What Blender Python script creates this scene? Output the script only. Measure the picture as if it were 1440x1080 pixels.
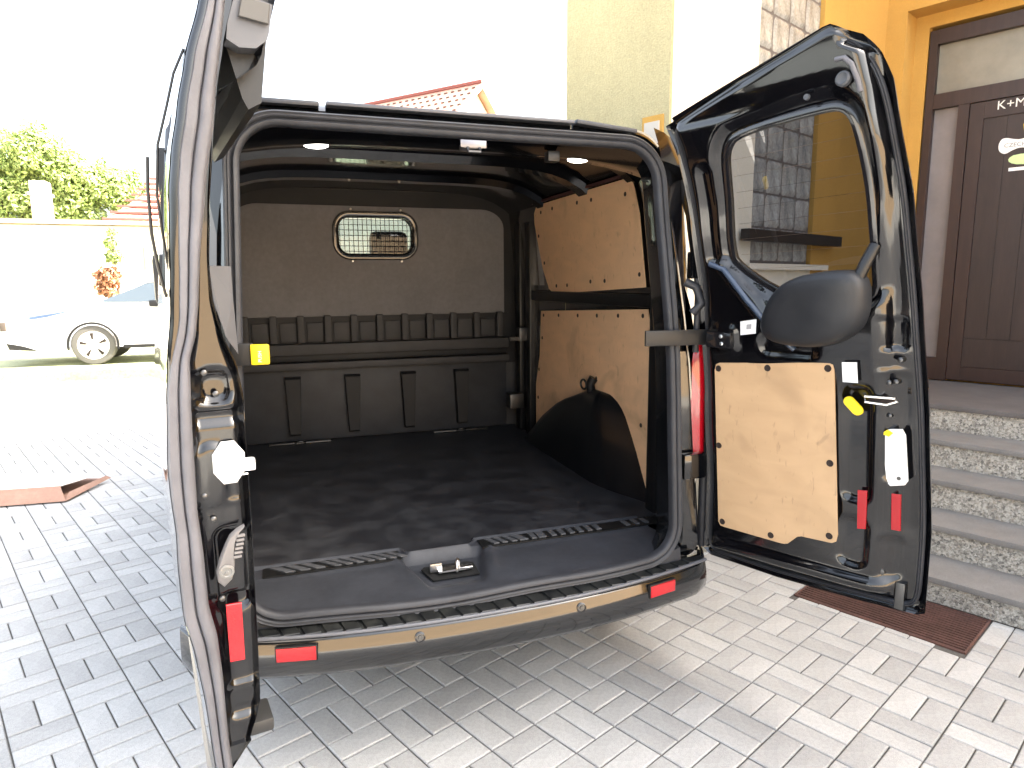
import bpy, bmesh, math, random
from math import sin, cos, pi, radians, sqrt, atan2
from mathutils import Vector, Matrix
random.seed(7)
sc = bpy.context.scene
for o in list(bpy.data.objects): bpy.data.objects.remove(o)
# ------------------------------------------------------------------ camera
CAM = Vector((-.609, -2.123, 1.5655)); YAW, PIT, ROL, FPX = radians(18.93), radians(8.70), radians(-.41), 942.5
fw = Vector((sin(YAW)*cos(PIT), cos(YAW)*cos(PIT), -sin(PIT)))
rt0 = Vector((cos(YAW), -sin(YAW), 0)); up0 = rt0.cross(fw)
rt = rt0*cos(ROL)+up0*sin(ROL); up = -rt0*sin(ROL)+up0*cos(ROL)
cd = bpy.data.cameras.new("camera"); co = bpy.data.objects.new("camera", cd); sc.collection.objects.link(co)
co.matrix_world = Matrix(((rt.x, up.x, -fw.x, CAM.x), (rt.y, up.y, -fw.y, CAM.y), (rt.z, up.z, -fw.z, CAM.z), (0, 0, 0, 1)))
cd.sensor_width = 36; cd.sensor_fit = 'HORIZONTAL'; cd.lens = FPX/1440*36; cd.clip_start = .05; cd.clip_end = 600
sc.camera = co
# ------------------------------------------------------------------ sky, sun, exposure
SUN_EL = radians(42); SUN_DIR = Vector((.97, -.24, 0)).normalized()
w = bpy.data.worlds.new("World"); sc.world = w; w.use_nodes = True
nt = w.node_tree; nt.nodes.clear()
sky = nt.nodes.new('ShaderNodeTexSky'); sky.sky_type = 'NISHITA'; sky.sun_disc = False
sky.sun_elevation = SUN_EL; sky.sun_rotation = atan2(SUN_DIR.x, SUN_DIR.y)
sky.air_density = 1.0; sky.dust_density = 8.0; sky.ozone_density = 1.0
bg = nt.nodes.new('ShaderNodeBackground'); bg.inputs[1].default_value = .15
wo = nt.nodes.new('ShaderNodeOutputWorld'); hz = nt.nodes.new('ShaderNodeHueSaturation'); hz.inputs['Saturation'].default_value = .62; nt.links.new(sky.outputs[0], hz.inputs['Color']); nt.links.new(hz.outputs[0], bg.inputs[0]); nt.links.new(bg.outputs[0], wo.inputs[0])
sd = bpy.data.lights.new("sun", 'SUN'); sd.energy = 4.0; sd.angle = radians(.55); sd.color = (1, .95, .87)
so = bpy.data.objects.new("sun", sd); sc.collection.objects.link(so)
tos = Vector((SUN_DIR.x*cos(SUN_EL), SUN_DIR.y*cos(SUN_EL), sin(SUN_EL)))
so.rotation_euler = tos.to_track_quat('Z', 'Y').to_euler(); so.location = (8, -3, 12)
sc.view_settings.view_transform = 'Standard'; sc.view_settings.look = 'None'
sc.view_settings.exposure = 3.15; sc.view_settings.gamma = 1; sc.view_settings.use_curve_mapping = False
sc.view_settings.use_white_balance = True; sc.view_settings.white_balance_temperature = 6900; sc.view_settings.white_balance_tint = 8

# ------------------------------------------------------------------ materials
def mat(name, col, rough=.6, metal=0, coat=0, var=None, bump=None, spec=.5, rnd=None, emit=None, col2=None, sheen=0):
    m = bpy.data.materials.new(name); m.use_nodes = True; n = m.node_tree.nodes; L = m.node_tree.links
    b = n['Principled BSDF']; b.inputs['Base Color'].default_value = (*col, 1); b.inputs['Roughness'].default_value = rough
    b.inputs['Metallic'].default_value = metal; b.inputs['Coat Weight'].default_value = coat; b.inputs['Coat Roughness'].default_value = .04
    b.inputs['Specular IOR Level'].default_value = spec
    tc = n.new('ShaderNodeTexCoord'); last = None
    if var:   # list of (scale, amount, stretch)
        last = None
        for k, (s, a, st) in enumerate(var):
            mp = n.new('ShaderNodeMapping'); mp.inputs['Scale'].default_value = st
            tx = n.new('ShaderNodeTexNoise'); tx.inputs['Scale'].default_value = s; tx.inputs['Detail'].default_value = 6; tx.inputs['Roughness'].default_value = .65
            L.new(tc.outputs['Object'], mp.inputs[0]); L.new(mp.outputs[0], tx.inputs['Vector'])
            mr = n.new('ShaderNodeMapRange'); mr.inputs['From Min'].default_value = .3; mr.inputs['From Max'].default_value = .7
            L.new(tx.outputs['Fac'], mr.inputs['Value'])
            mx = n.new('ShaderNodeMix'); mx.data_type = 'RGBA'; mx.blend_type = 'MIX'
            L.new(mr.outputs[0], mx.inputs['Factor'])
            if last is None and col2:
                mx.inputs['A'].default_value = (*col, 1); mx.inputs['B'].default_value = (*col2, 1)
            else:
                mu = n.new('ShaderNodeMix'); mu.data_type = 'RGBA'; mu.blend_type = 'MULTIPLY'; mu.inputs['Factor'].default_value = 1
                mu.inputs['B'].default_value = (1+a, 1+a, 1+a, 1)
                mv = n.new('ShaderNodeMix'); mv.data_type = 'RGBA'; mv.blend_type = 'MULTIPLY'; mv.inputs['Factor'].default_value = 1
                mv.inputs['B'].default_value = (1-a, 1-a, 1-a, 1)
                for q in (mu, mv):
                    q.clamp_result = False
                    if last is None: q.inputs['A'].default_value = (*col, 1)
                    else: L.new(last, q.inputs['A'])
                L.new(mv.outputs['Result'], mx.inputs['A']); L.new(mu.outputs['Result'], mx.inputs['B'])
            last = mx.outputs['Result']
    if rnd:
        kind, amt = rnd
        if kind == 'obj': ri = n.new('ShaderNodeObjectInfo').outputs['Random']
        else: ri = n.new('ShaderNodeNewGeometry').outputs['Random Per Island']
        mr = n.new('ShaderNodeMapRange'); mr.inputs['To Min'].default_value = 1-amt; mr.inputs['To Max'].default_value = 1+amt; L.new(ri, mr.inputs['Value'])
        hs = n.new('ShaderNodeVectorMath'); hs.operation = 'SCALE'
        if last is None: hs.inputs[0].default_value = col
        else: L.new(last, hs.inputs[0])
        L.new(mr.outputs[0], hs.inputs['Scale']); last = hs.outputs[0]
    if last is not None: L.new(last, b.inputs['Base Color'])
    if bump:
        s, st = bump
        tx = n.new('ShaderNodeTexNoise'); tx.inputs['Scale'].default_value = s; tx.inputs['Detail'].default_value = 5
        L.new(tc.outputs['Object'], tx.inputs['Vector']); bm = n.new('ShaderNodeBump'); bm.inputs['Strength'].default_value = st; bm.inputs['Distance'].default_value = .004
        L.new(tx.outputs['Fac'], bm.inputs['Height']); L.new(bm.outputs[0], b.inputs['Normal'])
    if emit: b.inputs['Emission Color'].default_value = (*emit[0], 1); b.inputs['Emission Strength'].default_value = emit[1]
    return m
I3 = (1, 1, 1)
def dusty(name, col, rough, coat, dust, amount, scale=6):
    """dark glossy paint with a thin patchy dust film: roughness and colour both follow the noise"""
    m = mat(name, col, rough, 0, coat); n = m.node_tree.nodes; L = m.node_tree.links; b = n['Principled BSDF']
    tc = n.new('ShaderNodeTexCoord'); t1 = n.new('ShaderNodeTexNoise'); t1.inputs['Scale'].default_value = scale; t1.inputs['Detail'].default_value = 8; t1.inputs['Roughness'].default_value = .7
    t2 = n.new('ShaderNodeTexNoise'); t2.inputs['Scale'].default_value = 160; t2.inputs['Detail'].default_value = 3
    L.new(tc.outputs['Object'], t1.inputs['Vector']); L.new(tc.outputs['Object'], t2.inputs['Vector'])
    r1 = n.new('ShaderNodeMapRange'); r1.inputs['From Min'].default_value = .42; r1.inputs['From Max'].default_value = .78; L.new(t1.outputs['Fac'], r1.inputs['Value'])
    r2 = n.new('ShaderNodeMapRange'); r2.inputs['From Min'].default_value = .45; r2.inputs['From Max'].default_value = .75; r2.inputs['To Min'].default_value = .45; L.new(t2.outputs['Fac'], r2.inputs['Value'])
    mm = n.new('ShaderNodeMath'); mm.operation = 'MULTIPLY'; L.new(r1.outputs[0], mm.inputs[0]); L.new(r2.outputs[0], mm.inputs[1])
    ma = n.new('ShaderNodeMath'); ma.operation = 'MULTIPLY'; L.new(mm.outputs[0], ma.inputs[0]); ma.inputs[1].default_value = amount
    mx = n.new('ShaderNodeMix'); mx.data_type = 'RGBA'; mx.inputs['A'].default_value = (*col, 1); mx.inputs['B'].default_value = (*dust, 1)
    L.new(ma.outputs[0], mx.inputs['Factor']); L.new(mx.outputs['Result'], b.inputs['Base Color'])
    rr = n.new('ShaderNodeMapRange'); rr.inputs['To Min'].default_value = rough; rr.inputs['To Max'].default_value = min(1, rough+.5); L.new(ma.outputs[0], rr.inputs['Value']); L.new(rr.outputs[0], b.inputs['Roughness'])
    return m
PAINT = dusty('black_paint', (.0025, .003, .004), .10, .8, (.12, .11, .10), .035)
PAINT_IN = dusty('black_paint_inside', (.002, .002, .003), .13, .55, (.12, .11, .10), .035, 9)
BPLAS = dusty('black_plastic', (.0045, .005, .006), .40, 0, (.08, .08, .085), .07, 7)
ARCHM = dusty('arch_plastic', (.004, .0045, .006), .30, .25, (.10, .105, .115), .12, 9)
TREADP = dusty('bumper_tread_plastic', (.008, .009, .010), .35, 0, (.14, .14, .12), .45, 16)
GLOSSY = mat('gloss_plastic', (.01, .01, .012), .12, 0, .5)
RUBBER = mat('seal_rubber', (.024, .026, .032), .55, bump=(90, .15), var=[(12, .25, I3)])
RUBL = mat('dusty_seal_rubber', (.105, .105, .118), .6, bump=(140, .2), var=[(14, .22, (1, 1, .5))])
SILL = mat('sill_plastic', (.034, .037, .045), .5, var=[(7, .25, I3), (50, .12, I3)], bump=(250, .1))
SILLD = mat('sill_dark_plastic', (.004, .0045, .005), .5)
SLOT = mat('sill_tread_blocks', (.065, .068, .074), .6, var=[(40, .3, I3)])
MAT_FL = dusty('floor_rubber_mat', (.016, .017, .021), .45, 0, (.15, .155, .165), .62, 7)
BULKP = mat('bulkhead_panel_grey', (.200, .199, .210), .8, var=[(3, .12, I3), (40, .08, I3)], bump=(120, .12))
BULKD = mat('bulkhead_dark', (.008, .0085, .010), .6, var=[(6, .3, I3)])
BULKM = mat('bulkhead_mid', (.045, .045, .047), .6, var=[(6, .25, I3)])
METAL = mat('bright_metal', (.7, .7, .7), .28, 1)
STEELD = mat('dark_steel', (.12, .12, .12), .4, 1)
WHITE = mat('white_plastic', (.85, .85, .85), .4)
STICK = mat('white_sticker', (.82, .83, .85), .5, var=[(30, .06, I3)])
YEL = mat('yellow_plastic', (.85, .62, .02), .4)
REDR = mat('red_reflector', (.40, .004, .010), .25, 0, .6, bump=(300, .3))
LAMPR = mat('red_lamp_lens', (.42, .004, .012), .08, 0, 1)
LAMPW = mat('white_lamp_lens', (.75, .7, .72), .1, 0, 1)
GREYP = mat('grey_lever_plastic', (.15, .143, .143), .55, bump=(200, .1))
MOTORP = mat('motor_cover_plastic', (.012, .0135, .017), .5, bump=(260, .15), var=[(8, .15, I3)])
LIGHTL = mat('interior_light_lens', (.9, .9, .9), .3, emit=((1, .97, .95), 2.5))
ASPH = mat('street', (.36, .35, .33), .9, var=[(.5, .1, I3), (30, .1, I3)])
BED = mat('joint_sand', (.085, .082, .075), .95, var=[(2, .25, I3), (60, .3, I3)])
def plywood(name, c1, c2, scr=.35):
    m = mat(name, c1, .55, spec=.35); n = m.node_tree.nodes; L = m.node_tree.links; b = n['Principled BSDF']
    tc = n.new('ShaderNodeTexCoord'); last = None
    def noise(sc_, st, lo, hi, det=6):
        mp = n.new('ShaderNodeMapping'); mp.inputs['Scale'].default_value = st; L.new(tc.outputs['Object'], mp.inputs[0])
        t = n.new('ShaderNodeTexNoise'); t.inputs['Scale'].default_value = sc_; t.inputs['Detail'].default_value = det; t.inputs['Distortion'].default_value = .6; L.new(mp.outputs[0], t.inputs['Vector'])
        r = n.new('ShaderNodeMapRange'); r.inputs['From Min'].default_value = lo; r.inputs['From Max'].default_value = hi; L.new(t.outputs['Fac'], r.inputs['Value']); return r.outputs[0]
    def mixc(a, colb, f, k):
        x = n.new('ShaderNodeMix'); x.data_type = 'RGBA'
        mm = n.new('ShaderNodeMath'); mm.operation = 'MULTIPLY'; mm.inputs[1].default_value = k; L.new(f, mm.inputs[0]); L.new(mm.outputs[0], x.inputs['Factor'])
        if isinstance(a, tuple): x.inputs['A'].default_value = (*a, 1)
        else: L.new(a, x.inputs['A'])
        x.inputs['B'].default_value = (*colb, 1); return x.outputs['Result']
    last = mixc(c1, c2, noise(5, (1, 1, 2.5), .35, .65), .8)
    last = mixc(last, (.13, .08, .045), noise(3.5, (1, 1, 1), .58, .75, 3), .35)
    last = mixc(last, (.07, .05, .035), noise(16, (1, 1, .8), .66, .74, 9), scr)
    last = mixc(last, (.16, .10, .06), noise(70, (1, 1, .25), .64, .72, 3), .3)
    L.new(last, b.inputs['Base Color']); return m
PLY = plywood('plywood', (.57, .385, .225), (.49, .33, .19), .22)
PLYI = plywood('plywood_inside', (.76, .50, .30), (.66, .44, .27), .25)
def glass(name, tint, ior=1.5, rough=0.0, rmin=.04):
    m = bpy.data.materials.new(name); m.use_nodes = True; n = m.node_tree.nodes; L = m.node_tree.links; n.clear()
    o = n.new('ShaderNodeOutputMaterial'); t = n.new('ShaderNodeBsdfTransparent'); t.inputs[0].default_value = (*tint, 1)
    g = n.new('ShaderNodeBsdfGlossy'); g.inputs['Roughness'].default_value = rough; f = n.new('ShaderNodeFresnel'); f.inputs[0].default_value = ior
    x = n.new('ShaderNodeMixShader'); L.new(f.outputs[0], x.inputs[0]); L.new(t.outputs[0], x.inputs[1]); L.new(g.outputs[0], x.inputs[2]); L.new(x.outputs[0], o.inputs[0])
    return m
GLASS_T = glass('tinted_glass', (.20, .22, .26), 1.85); GLASS_C = glass('clear_glass', (.48, .54, .56)); GLASS_L = glass('light_tinted_glass', (.5, .55, .58))
HOLE = mat('screw_hole_dark', (.02, .011, .008), .7)

# ------------------------------------------------------------------ mesh helpers
ROOT = {}
def link(o): sc.collection.objects.link(o)
def thing(name, label, cat, loc=(0, 0, 0), group=None):
    o = bpy.data.objects.new(name, None); link(o); o.location = loc; o.empty_display_size = .1
    o['label'] = label; o['category'] = cat
    if group: o['group'] = group
    ROOT[o.name] = Vector(loc); return o
def build(name, V, F, m, parent=None, smooth=False, kind=None, label=None, loc=None):
    """V in world coordinates; stored relative to the top-level parent's base point"""
    base = ROOT[parent.name] if parent is not None else (Vector(loc) if loc else Vector((0, 0, 0)))
    me = bpy.data.meshes.new(name); me.from_pydata([tuple(Vector(v)-base) for v in V], [], F); me.validate(); me.update()
    o = bpy.data.objects.new(name, me); link(o)
    if parent is not None: o.parent = parent; ROOT[o.name] = base
    else: o.location = base; ROOT[o.name] = base
    if m: me.materials.append(m)
    if smooth:
        for p in me.polygons: p.use_smooth = True
    if kind: o['kind'] = kind
    if label: o['label'] = label
    return o
def tag(o, label, cat, group=None):
    o['label'] = label; o['category'] = cat
    if group: o['group'] = group
    return o
def autosmooth(o, ang=35):
    me = o.data; bm = bmesh.new(); bm.from_mesh(me)
    for f in bm.faces: f.smooth = True
    for e in bm.edges: e.smooth = not (len(e.link_faces) == 2 and e.calc_face_angle(0) > radians(ang))
    bm.to_mesh(me); bm.free(); return o
class MB:
    def __init__(s): s.V = []; s.F = []
    def add(s, V, F): k = len(s.V); s.V += [Vector(v) for v in V]; s.F += [tuple(i+k for i in f) for f in F]; return s
    def box(s, c, h, ax=(Vector((1, 0, 0)), Vector((0, 1, 0)), Vector((0, 0, 1))), ch=0):
        c = Vector(c); X, Y, Z = ax
        if ch <= 0:
            V = [c+X*(h[0]*a)+Y*(h[1]*b)+Z*(h[2]*d) for a in (-1, 1) for b in (-1, 1) for d in (-1, 1)]
            return s.add(V, [(0, 1, 3, 2), (4, 6, 7, 5), (0, 4, 5, 1), (2, 3, 7, 6), (0, 2, 6, 4), (1, 5, 7, 3)])
        V = []; bm = bmesh.new(); bmesh.ops.create_cube(bm, size=2)
        for v in bm.verts: v.co = Vector((v.co.x*h[0], v.co.y*h[1], v.co.z*h[2]))
        bmesh.ops.bevel(bm, geom=bm.edges[:], offset=ch, segments=2, affect='EDGES', profile=.6)
        bm.verts.index_update(); V = [c+X*v.co.x+Y*v.co.y+Z*v.co.z for v in bm.verts]; F = [tuple(v.index for v in f.verts) for f in bm.faces]; bm.free()
        return s.add(V, F)
    def prism(s, pts, nrm, th, bev=0):
        """closed planar polygon pts (world) extruded along nrm by th, front edge eased by bev"""
        n = len(pts); nrm = Vector(nrm); P = [Vector(p) for p in pts]; c = sum(P, Vector())/n
        V = P+[p+nrm*(th-bev) for p in P]; F = [tuple(range(n-1, -1, -1))]
        F += [(i, (i+1) % n, n+(i+1) % n, n+i) for i in range(n)]
        if bev:
            V += [p+nrm*th+(c-p).normalized()*bev for p in P]; F += [(n+i, n+(i+1) % n, 2*n+(i+1) % n, 2*n+i) for i in range(n)]; F.append(tuple(range(2*n, 3*n)))
        else: F.append(tuple(range(n, 2*n)))
        return s.add(V, F)
    def tube(s, pts, r, k=8, closed=False, caps=True):
        pts = [Vector(p) for p in pts]; n = len(pts); V = []; rr = r if isinstance(r, (list, tuple)) else [r]*n; prev = None
        for i, p in enumerate(pts):
            t = (pts[(i+1) % n]-pts[i-1]) if closed else (pts[min(i+1, n-1)]-pts[max(i-1, 0)]); t.normalize()
            a = prev if prev is not None else (Vector((0, 0, 1)) if abs(t.z) < .9 else Vector((1, 0, 0)))
            x = a-t*a.dot(t); x.normalize(); y = t.cross(x); prev = x
            V += [p+(x*cos(2*pi*j/k)+y*sin(2*pi*j/k))*rr[i] for j in range(k)]
        F = []
        for i in range(n if closed else n-1):
            for j in range(k): a = i*k; b = ((i+1) % n)*k; F.append((a+j, a+(j+1) % k, b+(j+1) % k, b+j))
        if caps and not closed: F += [tuple(range(k-1, -1, -1)), tuple((n-1)*k+j for j in range(k))]
        return s.add(V, F)
    def lathe(s, c, ax, prof, k=20):
        """prof: list of (radius, height along ax)"""
        c = Vector(c); z = Vector(ax).normalized(); a = Vector((0, 0, 1)) if abs(z.z) < .9 else Vector((1, 0, 0)); x = (a-z*a.dot(z)).normalized(); y = z.cross(x)
        V = [c+z*h+(x*cos(2*pi*j/k)+y*sin(2*pi*j/k))*r for r, h in prof for j in range(k)]; F = []
        for i in range(len(prof)-1):
            for j in range(k): F.append((i*k+j, i*k+(j+1) % k, (i+1)*k+(j+1) % k, (i+1)*k+j))
        if prof[-1][0] > 1e-6: F.append(tuple((len(prof)-1)*k+j for j in range(k)))
        if prof[0][0] > 1e-6: F.append(tuple(range(k-1, -1, -1)))
        return s.add(V, F)
    def obj(s, name, m, parent=None, ang=None, **kw):
        o = build(name, s.V, s.F, m, parent, **kw)
        if ang: autosmooth(o, ang)
        return o
def grid(rows, closed=False):
    """rows: list of equal-length point lists"""
    n = len(rows[0]); V = [p for r in rows for p in r]; F = []
    for i in range(len(rows)-1):
        for j in range(n if closed else n-1): F.append((i*n+j, i*n+(j+1) % n, (i+1)*n+(j+1) % n, (i+1)*n+j))
    return V, F
def lerp(x, xs, ys):
    if x <= xs[0]: return ys[0]
    for i in range(1, len(xs)):
        if x <= xs[i]: f = (x-xs[i-1])/(xs[i]-xs[i-1]); return ys[i-1]+(ys[i]-ys[i-1])*f
    return ys[-1]
def slerp(x, xs, ys):
    if x <= xs[0]: return ys[0]
    for i in range(1, len(xs)):
        if x <= xs[i]: f = (x-xs[i-1])/(xs[i]-xs[i-1]); f = f*f*(3-2*f)*.35+f*.65; return ys[i-1]+(ys[i]-ys[i-1])*f
    return ys[-1]
def sstep(a, b, x): t = max(0, min(1, (x-a)/(b-a))); return t*t*(3-2*t)
def rrloop(hb, ht, z0, z1, rb, rt_, na=9, nv=8, nh=10, cx=0):
    """rounded, tapered rectangle in (x,z): returns ordered list, always the same count"""
    C = [(-hb, z0, rb), (hb, z0, rb), (ht, z1, rt_), (-ht, z1, rt_)]; out = []
    for i in range(4):
        p = Vector(C[i][:2]); a = Vector(C[i-1][:2]); b = Vector(C[(i+1) % 4][:2]); r = C[i][2]
        da = (a-p).normalized(); db = (b-p).normalized(); th = da.angle(db); tl = r/math.tan(th/2)
        p0 = p+da*tl; p1 = p+db*tl; cen = p+(da+db).normalized()*(r/sin(th/2))
        v0 = p0-cen; v1 = p1-cen; A = v0.angle(v1) if r > 1e-6 else 0; sg = 1 if v0.x*v1.y-v0.y*v1.x > 0 else -1
        for k in range(na+1):
            t = A*k/na*sg; out.append(Vector((cen.x+v0.x*cos(t)-v0.y*sin(t), cen.y+v0.x*sin(t)+v0.y*cos(t))))
        q = Vector(C[(i+1) % 4][:2]); rq = C[(i+1) % 4][2]; nn = Vector(C[(i+2) % 4][:2]); thq = (p-q).angle(nn-q); q0 = q+(p-q).normalized()*(rq/math.tan(thq/2))
        m = nh if i % 2 == 0 else nv
        for k in range(1, m): out.append(p1.lerp(q0, k/m))
    return [Vector((v.x+cx, v.y)) for v in out]
def sweep(P, prof, B, center=None):
    """closed loop P swept with profile [(outward, along B)]"""
    n = len(P); rows = []
    c = center or sum(P, Vector())/n
    for i in range(n):
        t = (P[(i+1) % n]-P[i-1]).normalized(); Bi = B[i] if isinstance(B, list) else B; N = t.cross(Bi).normalized()
        if N.dot(P[i]-c) < 0: N = -N
        rows.append([P[i]+N*a+Bi*b for a, b in prof])
    m = len(prof); V = [p for r in rows for p in r]; F = []
    for i in range(n):
        for j in range(m): F.append((i*m+j, i*m+(j+1) % m, ((i+1) % n)*m+(j+1) % m, ((i+1) % n)*m+j))
    return V, F
def text(name, body, size, origin, X, N, m, parent, ext=.0004):
    cu = bpy.data.curves.new(name, 'FONT'); cu.body = body; cu.size = size; cu.extrude = ext; cu.resolution_u = 3
    t = bpy.data.objects.new(name+'_tmp', cu); link(t); dg = bpy.context.evaluated_depsgraph_get(); me = bpy.data.meshes.new_from_object(t.evaluated_get(dg))
    X = Vector(X).normalized(); N = Vector(N).normalized(); Yv = N.cross(X); o0 = Vector(origin)
    V = [o0+X*v.co.x+Yv*v.co.y+N*v.co.z for v in me.vertices]; F = [tuple(p.vertices) for p in me.polygons]
    bpy.data.objects.remove(t); return build(name, V, F, m, parent)

# ------------------------------------------------------------------ frames: building axes
GA = radians(-66.66); SX = Vector((cos(GA), sin(GA), 0)); PX = Vector((-sin(GA), cos(GA), 0))
def W(s, p, z): return SX*s+PX*p+Vector((0, 0, z))
def proj(P):
    d = Vector(P)-CAM; z = d.dot(fw); return (720+FPX*d.dot(rt)/z, 540-FPX*d.dot(up)/z, z)

# ================================================================== GROUND
g = build('ground', [(-250, -250, -.05), (250, -250, -.05), (250, 350, -.05), (-250, 350, -.05)], [(0, 1, 2, 3)], ASPH, kind='structure')
S0, S1, P0, P1 = -6.45, 6.0, -9.0, 4.28
paving = build('paved_ground', [W(S0, P0, -.008), W(S1, P0, -.008), W(S1, P1, -.008), W(S0, P1, -.008)], [(0, 1, 2, 3)], BED, kind='structure')
CELL = .2005; GO = Vector((.9051, .2403, 0))
PAVE_VAR = [(5, .10, I3), (60, .12, I3), (300, .22, I3)]
PAV = mat('concrete_paver', (.385, .385, .378), .85, var=PAVE_VAR, rnd=('obj', .14), bump=(260, .8))
PAVI = mat('concrete_paver_field', (.385, .385, .378), .85, var=PAVE_VAR, rnd=('isl', .14), bump=(260, .8))
def paver_geom(lx, ly, base=-.03):
    V = []
    for (ins, z) in ((0, base), (0, -.0035), (.0035, 0)):
        V += [(-lx+ins, -ly+ins, z), (lx-ins, -ly+ins, z), (lx-ins, ly-ins, z), (-lx+ins, ly-ins, z)]
    F = [(8, 9, 10, 11)]
    for k in (0, 4): F += [(k+i, k+(i+1) % 4, k+4+(i+1) % 4, k+4+i) for i in range(4)]
    return V, F
bricks = []
for i in range(-40, 30):
    for j in range(-20, 55):
        for h in (0, 1):
            if (i+j) % 2 == 0: ci, cj, along = i+.25+.5*h, j+.5, 1
            else: ci, cj, along = i+.5, j+.25+.5*h, 0
            P = GO+SX*(ci*CELL)-PX*(cj*CELL); s, p = P.dot(SX), P.dot(PX)
            if not (S0 < s < S1 and P0 < p < P1): continue
            hs, hp = (CELL/4, CELL/2) if along else (CELL/2, CELL/4)
            q = [s-hs, s+hs, p-hp, p+hp]; q0 = list(q)
            def cut(R):
                if q[0] >= R[1] or q[1] <= R[0] or q[2] >= R[3] or q[3] <= R[2]: return True
                o = [(q[0], R[0], q[2], q[3]), (R[1], q[1], q[2], q[3]), (q[0], q[1], q[2], R[2]), (q[0], q[1], R[3], q[3])]
                o = [x for x in o if x[1]-x[0] > .012 and x[3]-x[2] > .012]
                if not o: return False
                q[:] = max(o, key=lambda x: (x[1]-x[0])*(x[3]-x[2])); return True
            if not all(cut(R) for R in ((-.98, -.30, 1.47, 9), (-.30, 9, 2.185, 9), (.305, 1.055, 1.770, 9), (-9, -.98, 3.1, 9))): continue
            clip = None
            if max(abs(a-b) for a, b in zip(q, q0)) > 1e-6: clip = (q[1]-q[0], q[3]-q[2]); s, p = (q[0]+q[1])/2, (q[2]+q[3])/2; P = W(s, p, 0)
            px, py, dz = proj(P)
            vis = dz > .3 and -40 < px < 1480 and py < 1120 and py > 560
            if vis and 262 < px < 985 and py < 925-.17*(px-380)-10: vis = False
            if vis and 985 <= px < 1290 and py < 785+.3*(px-990)-12: vis = False
            if vis and px > 1290 and s > 0 and p > 2.2: vis = False
            bricks.append((dz if vis else 1e3+dz, s, p, along, P, clip))
bricks.sort(key=lambda b: b[0])
V, F = paver_geom(CELL/2-.0027, CELL/4-.0027)
pm = bpy.data.meshes.new('paver'); pm.from_pydata(V, [], F); pm.materials.append(PAV)
rest = MB(); bd = random.Random(3)
for k, (dz, s, p, along, P, clip) in enumerate(bricks):
    ang = GA if along == 0 or clip else GA+pi/2
    ang += bd.uniform(-.006, .006); z = bd.uniform(-.0012, .0012); tx, ty = bd.uniform(-.006, .006), bd.uniform(-.006, .006)
    M = Matrix.Translation((P.x, P.y, z)) @ Matrix.Rotation(ang, 4, 'Z') @ Matrix.Rotation(tx, 4, 'X') @ Matrix.Rotation(ty, 4, 'Y')
    Vc, mesh = V, pm
    if clip:
        Vc, _ = paver_geom(clip[0]/2-.0022, clip[1]/2-.0022); mesh = bpy.data.meshes.new('cut_paver'); mesh.from_pydata(Vc, [], F); mesh.materials.append(PAV)
    if k < 300:
        o = bpy.data.objects.new('paver', mesh); link(o); o.parent = paving; o.matrix_local = M
    else: rest.add([M @ Vector(v) for v in Vc], F)
rest.obj('paver_field', PAVI, paving, kind='stuff')
REFL_TAN = mat('reflected_tan', (.46, .33, .20), .95, var=[(.6, .15, I3), (12, .15, I3)])
build('tan_reflection_slope', [W(s_, p_, z_) for s_, z_ in ((8.5, -.04), (10, .1), (15, 1.6), (20, 3.2), (26, 3.8), (90, 4.2)) for p_ in (-40, -20, 0, 20, 60)], [(a*5+b, a*5+b+1, a*5+b+6, a*5+b+5) for a in range(5) for b in range(4)], REFL_TAN, smooth=True, kind='structure')  # unseen slope, added only to give the bumper its tan reflection
build('verge', [(-60, 10.9, .12), (30, 10.9, .12), (30, 60, .12), (-60, 60, .12), (-60, 10.9, -.05), (30, 10.9, -.05)], [(0, 1, 2, 3), (4, 5, 1, 0)],
      mat('verge_gravel_grass', (.27, .29, .18), .95, var=[(1.5, .3, I3), (25, .3, I3)]), kind='structure')

# ================================================================== VAN
van = thing('cargo_van', 'black panel van with both rear doors wide open, showing its empty cargo hold', 'van', (0, 2.4, 0))
rake = lambda z: .10*sstep(1.15, 2.1, z)
# ---- body shell
PROF = [(.90, .30), (.95, .42), (.968, .70), (.970, 1.10), (.968, 1.38), (.962, 1.53), (.945, 1.95), (.91, 2.07), (.76, 2.155), (.40, 2.185), (0, 2.19)]
ST = [(.14, .978, .955), (.22, .99, .98), (.40, 1, 1), (.62, 1, 1), (1.42, 1, 1), (1.78, 1, 1), (2.12, 1, 1), (2.5, 1, 1), (3.45, 1, 1), (3.62, 1, .99)]
def secpt(y, kx, kz, sgn, i):
    x, z = PROF[i]; x *= 1-(.115 if y < .2 else .07 if y < .3 else .02 if y < .5 else 0)*sstep(1.4, 2.05, z); return Vector((sgn*x*kx, y+rake(z), z*kz if z > 1 else z))
V = []; F = []
idx = {}
for a, (y, kx, kz) in enumerate(ST):
    for sgn in (-1, 1):
        for i in range(len(PROF)):
            if sgn == 1 and i == len(PROF)-1: idx[(a, sgn, i)] = idx[(a, -1, i)]; continue
            idx[(a, sgn, i)] = len(V); V.append(secpt(y, kx, kz, sgn, i))
for a in range(len(ST)-1):
    for sgn in (-1, 1):
        for i in range(len(PROF)-1):
            if i == 5 and (a == 5 and sgn == 1 or a == 7): continue          # window openings
            if i < 2 and a == 3: continue                                       # rear wheel cut-out
            q = [idx[(a, sgn, i)], idx[(a+1, sgn, i)], idx[(a+1, sgn, i+1)], idx[(a, sgn, i+1)]]
            F.append(tuple(q if sgn > 0 else q[::-1]))
body = build('body', V, F, PAINT, van); autosmooth(body, 28)
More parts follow.
